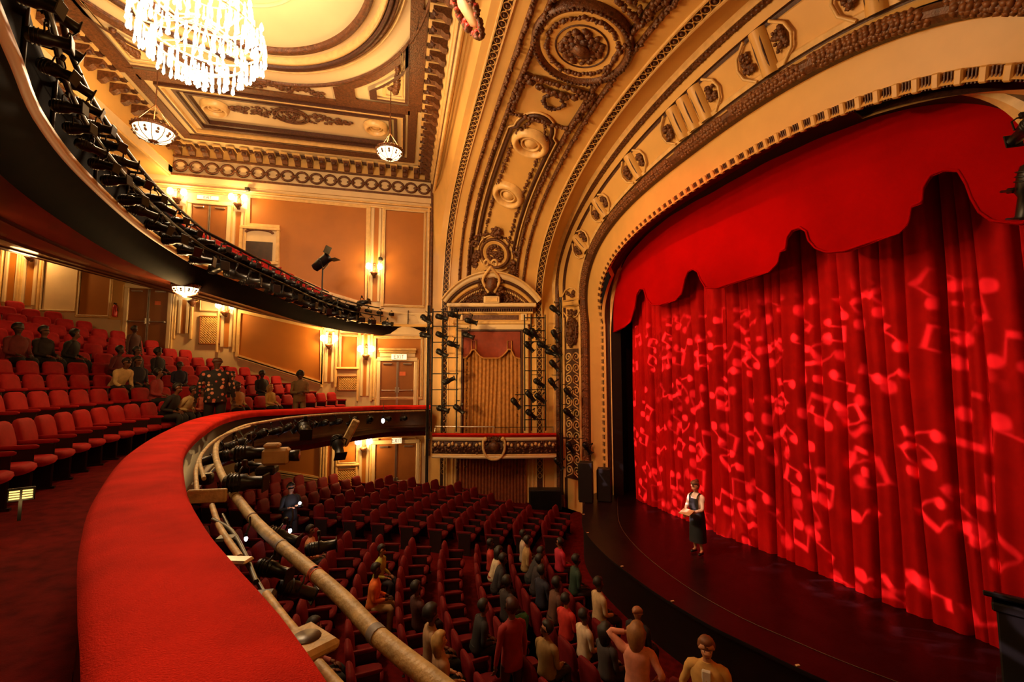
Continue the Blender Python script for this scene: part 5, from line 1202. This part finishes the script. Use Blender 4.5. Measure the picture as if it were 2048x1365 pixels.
# ------------------------------------------------------------------ people
def skin_obj(name, comps, m, parent, sub=1):
    """comps: list of (verts [(pos, r)], edges) each a connected tree; first vertex is its root"""
    vs, es, rs, roots = [], [], [], []
    for V_, E_ in comps:
        o_ = len(vs); roots.append(o_); vs += [tuple(v[0]) for v in V_]; rs += [v[1] for v in V_]; es += [(a + o_, b + o_) for a, b in E_]
    me = bpy.data.meshes.new(name); me.from_pydata(vs, es, []); me.update(); o = bpy.data.objects.new(name, me); COL.objects.link(o); o.parent = parent
    me.materials.append(m); md = o.modifiers.new('skin', 'SKIN'); md.use_smooth_shade = True; md.branch_smoothing = .3
    sv = me.skin_vertices[0].data
    for i, r in enumerate(rs): sv[i].radius = (r, r) if not isinstance(r, tuple) else r; sv[i].use_root = i in roots
    if sub: s = o.modifiers.new('subsurf', 'SUBSURF'); s.levels = sub; s.render_levels = sub
    return o
def ik(a, c, l1, l2, hint):
    a, c, hint = Vector(a), Vector(c), Vector(hint); d = c - a; L_ = min(d.length, (l1 + l2) * .995); dn = d.normalized(); c = a + dn * L_
    x = (l1 * l1 - l2 * l2 + L_ * L_) / (2 * L_); h = math.sqrt(max(0, l1 * l1 - x * x)); p = hint - dn * hint.dot(dn); p.normalize(); return a + dn * x + p * h, c
def chain(pts): return ([(p, r) for p, r in pts], [(i, i + 1) for i in range(len(pts) - 1)])
PMAT = {}
def pm(col, rough=.8, var=.15):
    k = tuple(round(c, 3) for c in col)
    if k not in PMAT: PMAT[k] = mat('cloth_%d' % len(PMAT), col, rough, var=var, scale=8)
    return PMAT[k]
SK = {'light': (.55, .25, .13), 'tan': (.36, .15, .07), 'brown': (.16, .06, .028), 'dark': (.07, .027, .014)}
eyem = mat('dark_eye', (.01, .008, .008), .2, var=0); shoem = mat('black_shoe_leather', (.01, .008, .008), .4, var=.1)
def person(loc, rz, label, top, bottom, skin='brown', hair=(.012, .008, .006), pose='sit', sc=1.0, hands=None, lean_=0.0, yawh=0.0, pit=0.0, style='short', group=None, sleeve=True, skirt=None, bulk=1.0, extra=None, side=0.0):
    o = empty('person', loc, label, 'person', group, rz); o.scale = (sc,) * 3
    sm_ = pm(SK[skin], .5, .06)
    hip = Vector((.07, 0, .645)) if pose == 'sit' else Vector((0, 0, .93))
    def T(x, y, z):    # torso space above the hip, leaning
        c, s = math.cos(lean_), math.sin(lean_); p = Vector((x * c + z * s, y, -x * s + z * c)); cs, ss = math.cos(side), math.sin(side)
        return hip + Vector((p.x, p.y * cs - p.z * ss, p.y * ss + p.z * cs))
    waist, chest, sh = T(0, 0, .16), T(.01, 0, .36), T(-.01, 0, .47)
    neck, nb = T(0, 0, .545), T(0, 0, .60)
    Rh = Matrix.Rotation(yawh, 3, 'Z') @ Matrix.Rotation(pit + lean_ * .4, 3, 'Y')
    H = lambda x, y, z: nb + Rh @ Vector((x, y, z))
    V_ = [(hip, .10 * bulk), (waist, .095 * bulk), (chest, .108 * bulk), (sh, .075 * bulk), (neck, .052), (nb, .05), (H(.018, 0, .075), .080), (H(.008, 0, .15), .101), (H(-.004, 0, .22), .07)]
    E_ = [(i, i + 1) for i in range(8)]
    def addb(parent, pts):
        for p, r in pts: V_.append((p, r)); E_.append((parent, len(V_) - 1)); parent = len(V_) - 1
        return parent
    addb(6, [(H(.105, 0, .085), .018)])                                       # nose
    for s in (-1, 1): addb(7, [(H(-.005, s * .098, .105), .018)])              # ears
    arms = []; comps = []
    for s, k in ((1, 0), (-1, 1)):
        S = T(-.005, s * .175 * bulk, .455); hd = (hands or (None, None))[k]
        hd = Vector(hd) if hd is not None else (hip + Vector((.26, s * .12, .10)) if pose == 'sit' else hip + Vector((.05, s * .26, -.10)))
        el, wr = ik(S, hd, .29, .25, (-.35, s * (.3 if pose == 'sit' else .55), -.6)); dn = (wr - el).normalized(); pl = wr + dn * .055
        addb(3, [(sh.lerp(S, .55), .058 * bulk), (S, .048 * bulk), (S.lerp(el, .5), .042), (el, .038), (el.lerp(wr, .6), .034), (wr, .026), (pl, (.038))])
        arms.append((S, el, wr)); sd = dn.cross(Vector((0, 0, 1))); sd = sd.normalized() if sd.length > .2 else Vector((0, 1, 0)); up = sd.cross(dn).normalized()
        for q, ln in ((-.028, .066), (-.010, .078), (.010, .074), (.028, .060)):
            b0 = pl + sd * q * .7; k1 = pl + dn * .045 + sd * q; k2 = k1 + dn * ln * .45 - up * .014; k3 = k2 + dn * ln * .35 - up * .026; comps.append(chain([(b0, .010), (k1, .0095), (k2, .0085), (k3, .007)]))
        tb_ = wr + dn * .03; sg = sd * (s if sd.y > 0 else -s) * -1; comps.append(chain([(tb_, .012), (tb_ + sg * .038 + dn * .022, .011), (tb_ + sg * .045 + dn * .06 - up * .012, .009)]))
    legs = []
    for s in (1, -1):
        if pose == 'sit': hj, kn, an, toe = hip + Vector((.02, s * .095, -.03)), Vector((.46, s * .12, .605)), Vector((.43, s * .11, .10)), Vector((.58, s * .12, .035))
        else: d_ = .03 * s; hj, kn, an, toe = hip + Vector((0, s * .095, -.06)), Vector((.03 + d_, s * .105, .50)), Vector((-.02 + d_, s * .11, .09)), Vector((.13 + d_, s * .13, .035))
        addb(0, [(hj, .07 * bulk), (hj.lerp(kn, .5), .062 * bulk), (kn, .05), (kn.lerp(an, .35), .055), (an, .036), (toe, .028)]); legs.append((hj, kn, an, toe))
    skin_obj('body', [(V_, E_)] + comps, sm_, o)
    # clothes
    def stack(mb, hs, m, fn, n=16, e=2.6):
        rows = []
        for z, dp, wd, cx in hs:
            rows.append([fn(cx + dp * bulk * math.copysign(abs(math.cos(a)) ** (2 / e), math.cos(a)), wd * bulk * math.copysign(abs(math.sin(a)) ** (2 / e), math.sin(a)), z) for a in np.linspace(0, 2 * PI, n + 1)[:-1]])
        mb.grid(rows, m, True); mb.add(rows[0], [tuple(range(n))], m); mb.add(rows[-1], [tuple(range(n))], m)
    tm = top if not isinstance(top, tuple) else pm(top); m = MB(); lo_ = -.02 if pose == 'sit' else -.13
    stack(m, [(lo_, .125, .172, 0), (lo_ + .01, .13, .178, 0), (.05, .125, .172, 0), (.15, .115, .158, .005), (.28, .128, .175, .01), (.38, .125, .192, .005), (.455, .105, .190, -.005), (.50, .08, .150, -.005), (.53, .065, .09, 0), (.555, .058, .064, 0)], tm, T)
    for S, el, wr in arms:
        s0_ = sh.lerp(S, .55); pts = even([Vector(p) for p in cr([s0_, S, S.lerp(el, .5), el] + ([el.lerp(wr, .5), el.lerp(wr, .88)] if sleeve else []), 14)], 14); n_ = len(pts)
        m.tube(pts, [(.062 + .012 * math.sin(PI * min(1, k / 5))) * bulk * (1 - .42 * k / (n_ - 1)) for k in range(n_)], tm, 10)
    m.obj('top', o)
    bm_ = bottom if not isinstance(bottom, tuple) else pm(bottom)
    if skirt is None:
        m = MB(); Hs = lambda x, y, z: hip + Vector((x, y, z))
        stack(m, [(.10, .112, .155, 0), (.04, .118, .168, 0), (-.04, .118, .170, .01), (-.10 if pose == 'sit' else -.13, .09, .150, .02)], bm_, Hs)
        for hj, kn, an, toe in legs:
            pts = cr([hj, hj.lerp(kn, .5), kn, kn.lerp(an, .5), kn.lerp(an, .96)], 16); m.tube(pts, [(.092 - .036 * min(1, k / 12)) * bulk for k in range(16)], bm_, 10)
        m.obj('trousers', o)
    else:
        m = MB(); z1 = hip.z + .22; loops(m, [(-.0, skirt, .185, .205), (0, skirt + .3, .18, .195), (0, hip.z - .08, .17, .185), (0, hip.z + .06, .155, .17), (0, z1, .125, .142)], bm_, 18, 2.2); m.obj('skirt', o)
    for _, _, an, toe in legs: skin_obj('shoe', [chain([(an + Vector((-.05, 0, -.045)), .038), (an.lerp(toe, .5) + Vector((0, 0, -.01)), .042), (toe + Vector((.02, 0, 0)), .033)])], shoem, o)
    # hair and eyes
    if style != 'bald':
        hm = pm(hair, .55, .3); m = MB(); rows = []; nlat, nlon = 9, 16
        for i in range(nlat + 1):
            la = PI / 2 - i * (PI * .86) / nlat; row = []
            for j in range(nlon):
                lo = 2 * PI * j / nlon; f = math.cos(lo); r = .117 if style != 'curly' else .135
                x, y, z = r * math.cos(la) * f, r * .95 * math.cos(la) * math.sin(lo), r * 1.06 * math.sin(la)
                if f > .25 and la < .55: k = .72; x *= k; y *= k      # the face stays open
                if style == 'long' and la < .1 and f < .3: z -= (.1 - la) * .15; x = x * 1.1 - .015; y *= 1.32
                if style in ('short', 'curly') and la < -.5: x *= .8; y *= .8
                jt = (1 + random.uniform(-.025, .025)); row.append(H(-.012 + x * jt, y * jt, .145 + z * jt))
            rows.append(row)
        m.grid(rows, hm, True)
        if style == 'bun': m.blob(H(-.12, 0, .20), .06, hm, (1, 1, 1), None, .1)
        m.obj('hair', o)
    m = MB()
    for s in (-1, 1): m.blob(H(.092, s * .034, .125), .008, eyem, (.6, 1.2, .8), None, 0)
    m.box(H(.094, 0, .045), (.008, .045, .009), pm((.25, .06, .04)), Rh); m.obj('eyes_and_mouth', o)
    if extra: extra(o, T, H, arms)
    return o
def nearest_seat(store, px, py, hz=1.15, used=set(), maxrow=99):
    best = None
    for k, s in store.items():
        if (id(store), k) in used or (k[0] if len(k) == 2 else 0) > maxrow: continue
        x, y, z = proj(s.location + Vector((0, 0, hz))); d = (x - px) ** 2 + (y - py) ** 2
        if best is None or d < best[0]: best = (d, k, s)
    used.add((id(store), best[1])); return best[2]
def sitter(store, px, py, label, top, bottom=(.015, .012, .014), turn=0.0, grp='audience members in the seats', **kw):
    s = nearest_seat(store, px, py, maxrow=kw.pop('maxrow', 99)); f = s.rotation_euler.z
    tc_ = max(-.3, min(.3, turn)); kw['yawh'] = kw.get('yawh', 0) + (turn - tc_); turn = tc_
    off_ = Vector((.03 * math.cos(f), .03 * math.sin(f), .004)); sc = kw.pop('sc', .9)
    return person(s.location + off_ + Vector((0, 0, .47 - .47 * sc)), f + turn, label, top, bottom, pose='sit', group=grp, sc=sc, **kw)
def between_rows(p):
    v = Vector((p.x, p.y, 0)) - RC; R = v.length; j = round((R - 9.05 - .42) / .82); return RC + v * ((9.05 + .82 * j + .48) / R)
# the woman on the stage
wpos = onZ(1397, 1108, 1.005)
def papers(o, T, H, arms):
    m = MB(); c = (arms[0][2] + arms[1][2]) / 2 + Vector((.10, 0, .03)); m.box(c, (.24, .30, .012), pm((.55, .33, .17)), Matrix.Rotation(.35, 3, 'Y')); m.obj('papers', o)
    m = MB(); 
    m.box(T(.135, 0, .30), (.03, .24, .26), pm((.006, .006, .007)), Matrix.Rotation(0, 3, 'Y'), .01)
    for s in (-1, 1): m.tube([T(.14, s * .10, .40), T(.115, s * .11, .49), T(.02, s * .105, .545), T(-.10, s * .09, .48), T(-.15, s * .06, .25)], .016, pm((.006, .006, .007)), 6)
    m.obj('dress_bib', o)
person(wpos, PI + .35, 'woman in white blouse and long black dress standing on stage reading papers', (.80, .72, .62), (.006, .006, .007), 'light', (.16, .07, .03), 'stand', .955, ((.34, .12, 1.06), (.36, -.08, 1.04)), .03, .0, .35, 'bun', None, True, .30, .95, papers)
slight((-2.5, 8.5, 9.5), (wpos.x, wpos.y, 1.9), 2000, (1, .72, .42), 9, .8, .1, 'stage_spot_light')
def inner(o, T, H, arms):
    m = MB(); m.box(T(.118, 0, .28), (.06, .11, .42), pm((.75, .68, .58)), None, .01); m.obj('white_shirt_front', o)
# standing people
p = onZ(1273, 1266, 1.60); person((p.x, p.y, 0), .95, 'woman in pink top holding a hand to her hair beside the stage front', (.75, .30, .20), (.03, .02, .02), 'light', (.30, .13, .04), 'stand', .97, ((.10, .16, 1.58), (.10, -.25, 1.0)), .05, -.3, .15, 'long', None, True, None, 1.05)
p = onZ(1413, 1284, 1.70); person((p.x, p.y, 0), -2.3, 'person in pale yellow jacket standing right in front of the stage', (.62, .36, .10), (.03, .02, .02), 'light', (.22, .08, .03), 'stand', 1.0, ((.22, .12, 1.1), (.16, -.22, .95)), .06, .2, .1, 'short', None, True, None, 1.1, inner)
p = between_rows(onZ(1052, 1214, 1.68)); person((p.x, p.y, fz((Vector((p.x, p.y, 0)) - RC).length)), 1.9, 'man in dark red shirt standing among the front seat rows', (.28, .012, .012), (.05, .01, .01), 'brown', (.05, .012, .008), 'stand', 1.0, None, .0, .2, .1, 'short', None, True, None, .95)
def glow(o, T, H, arms):
    m = MB(); m.box(arms[0][2] + Vector((.1, 0, .05)), (.02, .08, .15), blackm, None, .005); q = m.obj('phone', o); m = MB(); m.blob(arms[0][2] + Vector((.12, 0, .08)), .045, wg, (1, 1, 1), None, 0); m.obj('phone_light', o)
p = onZ(607, 974, 2.15); u_ = fz((Vector((p.x, p.y, 0)) - RC).length); p = between_rows(onZ(607, 974, u_ + 1.68))
person((p.x, p.y, u_), -1.05, 'usher in dark clothes shining a bright white phone light between orchestra seats', (.012, .010, .012), (.012, .01, .01), 'tan', pose='stand', hands=((.30, .10, 1.22), (.26, -.12, 1.18)), extra=glow)
pl_ = Vector((p.x, p.y, u_ + 1.3)) + Vector((.3, -.5, 0)); plight(tuple(pl_), 6, (.85, .88, 1), .05, 'phone_glow')
# mezzanine standing people
floral = mat('dark_floral_shirt', (.012, .010, .014), .8, var=0)
_nt = floral.node_tree; _v = _nt.nodes.new('ShaderNodeTexVoronoi'); _v.inputs['Scale'].default_value = 11; _r = _nt.nodes.new('ShaderNodeValToRGB'); _r.color_ramp.elements[0].position = .30; _r.color_ramp.elements[1].position = .38
_m = _nt.nodes.new('ShaderNodeMixRGB'); _r2 = _nt.nodes.new('ShaderNodeValToRGB'); _r2.color_ramp.elements[0].color = (.45, .02, .02, 1); _r2.color_ramp.elements[1].color = (.75, .45, .28, 1); _s = _nt.nodes.new('ShaderNodeSeparateColor'); _t = _nt.nodes.new('ShaderNodeTexCoord')
_nt.links.new(_t.outputs['Object'], _v.inputs['Vector']); _nt.links.new(_v.outputs['Distance'], _r.inputs['Fac']); _nt.links.new(_v.outputs['Color'], _s.inputs[0]); _nt.links.new(_s.outputs[0], _r2.inputs['Fac']); _nt.links.new(_r.outputs['Color'], _m.inputs['Fac']); _nt.links.new(_r2.outputs['Color'], _m.inputs['Color1']); _m.inputs['Color2'].default_value = (.010, .009, .012, 1); _nt.links.new(_m.outputs['Color'], _nt.nodes['Principled BSDF'].inputs['Base Color'])
def mez_floor(p):
    d = min((MI[i].xy - Vector((p.x, p.y))).length for i in range(len(MI))); k = max(0, math.floor((d - (MROW0 - .15)) / MPITCH)); return MZ0 + MRISE * k
def mez_stand(px, py, dist, height):
    d_ = ray(px, py)
    while True:
        p = Vector(CE + d_ * dist); i = min(range(len(MI)), key=lambda i: (MI[i].xy - p.xy).length); v = p.xy - MI[i].xy; d = v.dot(MN[i].xy)
        if .46 < d < .60: break
        dist += .04 if d < .5 else -.03
        if dist > 16 or dist < 5: break
    z = mez_floor(p); return Vector((p.x, p.y, z)), (p.z - z) / 1.80
q, s_ = mez_stand(436, 700, 9.3, 1.8); person(q, 2.0, 'bald man in dark flowered shirt standing behind the red ledge, seen from behind', floral, (.012, .01, .012), 'dark', pose='stand', sc=max(.9, min(1.12, s_)), hands=((.08, .34, .86), (.08, -.34, .86)), style='bald', bulk=1.2)
q, s_ = mez_stand(601, 741, 12.6, 1.8); person(q, -1.2, 'man in olive tan coat standing behind the far stretch of red ledge', (.20, .12, .04), (.20, .12, .04), 'dark', pose='stand', sc=max(.85, min(1.1, s_)), hands=((.22, .06, 1.12), (.24, -.08, 1.08)), style='curly', bulk=1.05)
s_ = nearest_seat(MEZZ, 262, 668, 1.3); q = s_.location + Vector((.50 * math.cos(s_.rotation_euler.z), .50 * math.sin(s_.rotation_euler.z), 0)); person(q, -.4, 'child in pale striped collar and dark top standing between mezzanine seat rows', (.10, .04, .03), (.02, .015, .015), 'dark', pose='stand', sc=.84)
MZG = 'seated people in the mezzanine'
for px, py, lab, top, kw in ((228, 742, 'boy in cream shirt bending forward in the second mezzanine row', (.62, .42, .18), dict(lean_=.55, turn=-.2, sc=.92, hands=((.5, .1, .62), (.5, -.1, .6)))),
        (122, 655, 'large person in black clothes twisting round in the left mezzanine seats', (.012, .008, .008), dict(lean_=.2, turn=.8, sc=1.0, bulk=1.02, maxrow=4)), (30, 640, 'person in brownish red top at the far left of the mezzanine', (.16, .02, .015), dict(turn=-.4, sc=1.0, maxrow=4)), (70, 650, 'person in black sitting beside the far left brownish red top', (.02, .012, .01), dict(sc=1.0, maxrow=4)),
        (208, 700, 'person in dark maroon top just left of the standing child', (.12, .012, .012), dict(lean_=.2, turn=.5)), (252, 712, 'person with white collar and dark jacket in front of the standing child', (.03, .02, .02), dict(turn=.3)), (284, 725, 'person in dark navy top seated right of the white collar', (.015, .014, .03), dict(turn=-.3)),
        (328, 715, 'boy with round dark hair and black top in the mezzanine middle rows', (.02, .015, .02), dict(style='curly', turn=.2)), (345, 735, 'child in blue black top below the round haired boy', (.02, .02, .05), dict(sc=.8, turn=-.5)), (310, 748, 'person in red and dark jacket talking in the mezzanine middle rows', (.30, .03, .03), dict(turn=.6, lean_=.1)),
        (365, 765, 'child in cream hooded top leaning down near the flowered shirt', (.60, .42, .20), dict(lean_=.5, sc=.85)), (330, 790, 'person in black coat bent over in the front mezzanine row', (.012, .010, .012), dict(lean_=.4, bulk=1.02)), (385, 790, 'child in pink top low beside the flowered shirt', (.60, .16, .12), dict(sc=.72, lean_=.2)),
        (484, 775, 'person in cream top and black straps right of the flowered shirt', (.55, .38, .2), dict(sc=.85)), (508, 762, 'person in dark cap and black top behind the red ledge', (.015, .012, .015), dict(sc=.9, turn=-.6)), (545, 780, 'blond child in pale yellow top by the olive tan coat', (.60, .40, .12), dict(sc=.78, hair=(.45, .25, .07), style='long', skin='light')), (470, 760, 'person with tied dark hair just right of the flowered shirt', (.03, .02, .02), dict(sc=.85, style='bun'))):
    sk = kw.pop('skin', random.choice(['dark', 'brown', 'brown'])); sitter(MEZZ, px, py, lab, top, skin=sk, grp=MZG, **kw)
OG = 'seated people in the orchestra seats'
for px, py, lab, top, bot, kw in ((634, 1085, 'person in pinkish orange top seated beyond the thick tan pipe', (.62, .26, .12), (.02, .015, .02), dict(turn=.1)), (772, 1112, 'child in yellow green top with dark hair sitting alone', (.42, .42, .06), (.02, .015, .02), dict(sc=.85, turn=-.3, lean_=.15)), (764, 1170, 'person in bright orange top and khaki trousers reading', (.75, .16, .02), (.42, .26, .10), dict(turn=-.1, lean_=.12, hands=((.36, .1, .78), (.36, -.08, .78)))),
        (866, 1185, 'teenager in dark sweatshirt with pale lettering band sitting low', (.06, .012, .008), (.02, .01, .01), dict(turn=.3, lean_=-.1)), (868, 1238, 'person with big dark hair and beige sleeve right of the tan pipe', (.40, .24, .12), (.01, .01, .01), dict(style='curly', sc=1.0)), (912, 1262, 'person in black coat with beige hood below the big dark hair', (.012, .01, .012), (.01, .01, .01), dict(bulk=1.02, lean_=.2)),
        (976, 1085, 'child in red top peeking over the aisle end seat', (.45, .03, .02), (.02, .01, .01), dict(sc=.8)), (1000, 1094, 'child in white knitted top leaning across the row', (.68, .55, .36), (.3, .03, .02), dict(sc=.85, lean_=.3, style='long')), (988, 1128, 'boy in black top near the aisle with head down', (.02, .015, .02), (.02, .01, .01), dict(lean_=.3)), (1032, 1124, 'person in black top with white strap leaning forward', (.03, .025, .03), (.02, .02, .02), dict(lean_=.5)),
        (1012, 1165, 'person in green trousers with dark top by the aisle', (.03, .02, .02), (.12, .42, .26), dict(turn=.6)), (1062, 1082, 'person in tan sleeves reaching over the seat back', (.42, .26, .10), (.02, .02, .02), dict(lean_=.1)), (1080, 1100, 'child in crimson top turned round in the seat', (.50, .02, .05), (.02, .01, .02), dict(sc=.85, turn=2.4)), (1084, 1130, 'person in dark top near the crimson child', (.03, .02, .025), (.02, .01, .01), dict(lean_=.2)),
        (1072, 1150, 'person in navy top in the second row from the stage', (.02, .02, .04), (.02, .01, .02), dict(turn=.3)), (1100, 1175, 'person with dark hair in brown top reading a book', (.12, .05, .03), (.03, .02, .02), dict(lean_=.15, hands=((.36, .1, .75), (.36, -.08, .75)))), (1122, 1200, 'child in bright red top in the front rows', (.60, .03, .02), (.02, .01, .01), dict(sc=.85, turn=.4)), (1132, 1222, 'child in white top beside the bright red child', (.66, .5, .34), (.02, .01, .01), dict(sc=.85)),
        (1166, 1222, 'person in cream top with dark hair in the front row', (.60, .42, .22), (.02, .01, .01), dict()), (1184, 1262, 'person with black hair and white collar seen from behind near the pink top', (.05, .04, .04), (.02, .01, .01), dict(style='long')), (1232, 1262, 'bald person in black top left of the pink top', (.015, .012, .015), (.02, .01, .01), dict(style='bald', turn=1.2, skin='tan')), (1092, 1262, 'man in khaki shirt looking up at the camera side', (.30, .18, .06), (.03, .02, .02), dict(turn=2.6, skin='tan')),
        (1045, 1062, 'person in white sleeves in the far front row seats', (.5, .4, .3), (.02, .02, .02), dict(sc=.85)), (915, 1355, 'blond person at the bottom edge among orchestra seats', (.45, .25, .12), (.02, .02, .02), dict(hair=(.45, .26, .08), style='long', skin='light')), (660, 1340, 'person in dark pink top below the tan pipe', (.35, .10, .08), (.02, .02, .02), dict(sc=.95)), (1132, 1160, 'person in dark green top in the front row by the stage floor aisle', (.02, .05, .03), (.02, .01, .02), dict(lean_=.1))):
    sk = kw.pop('skin', random.choice(['dark', 'brown', 'brown', 'tan'])); sitter(ORCH, px, py, lab, top, bot, skin=sk, grp=OG, **kw)
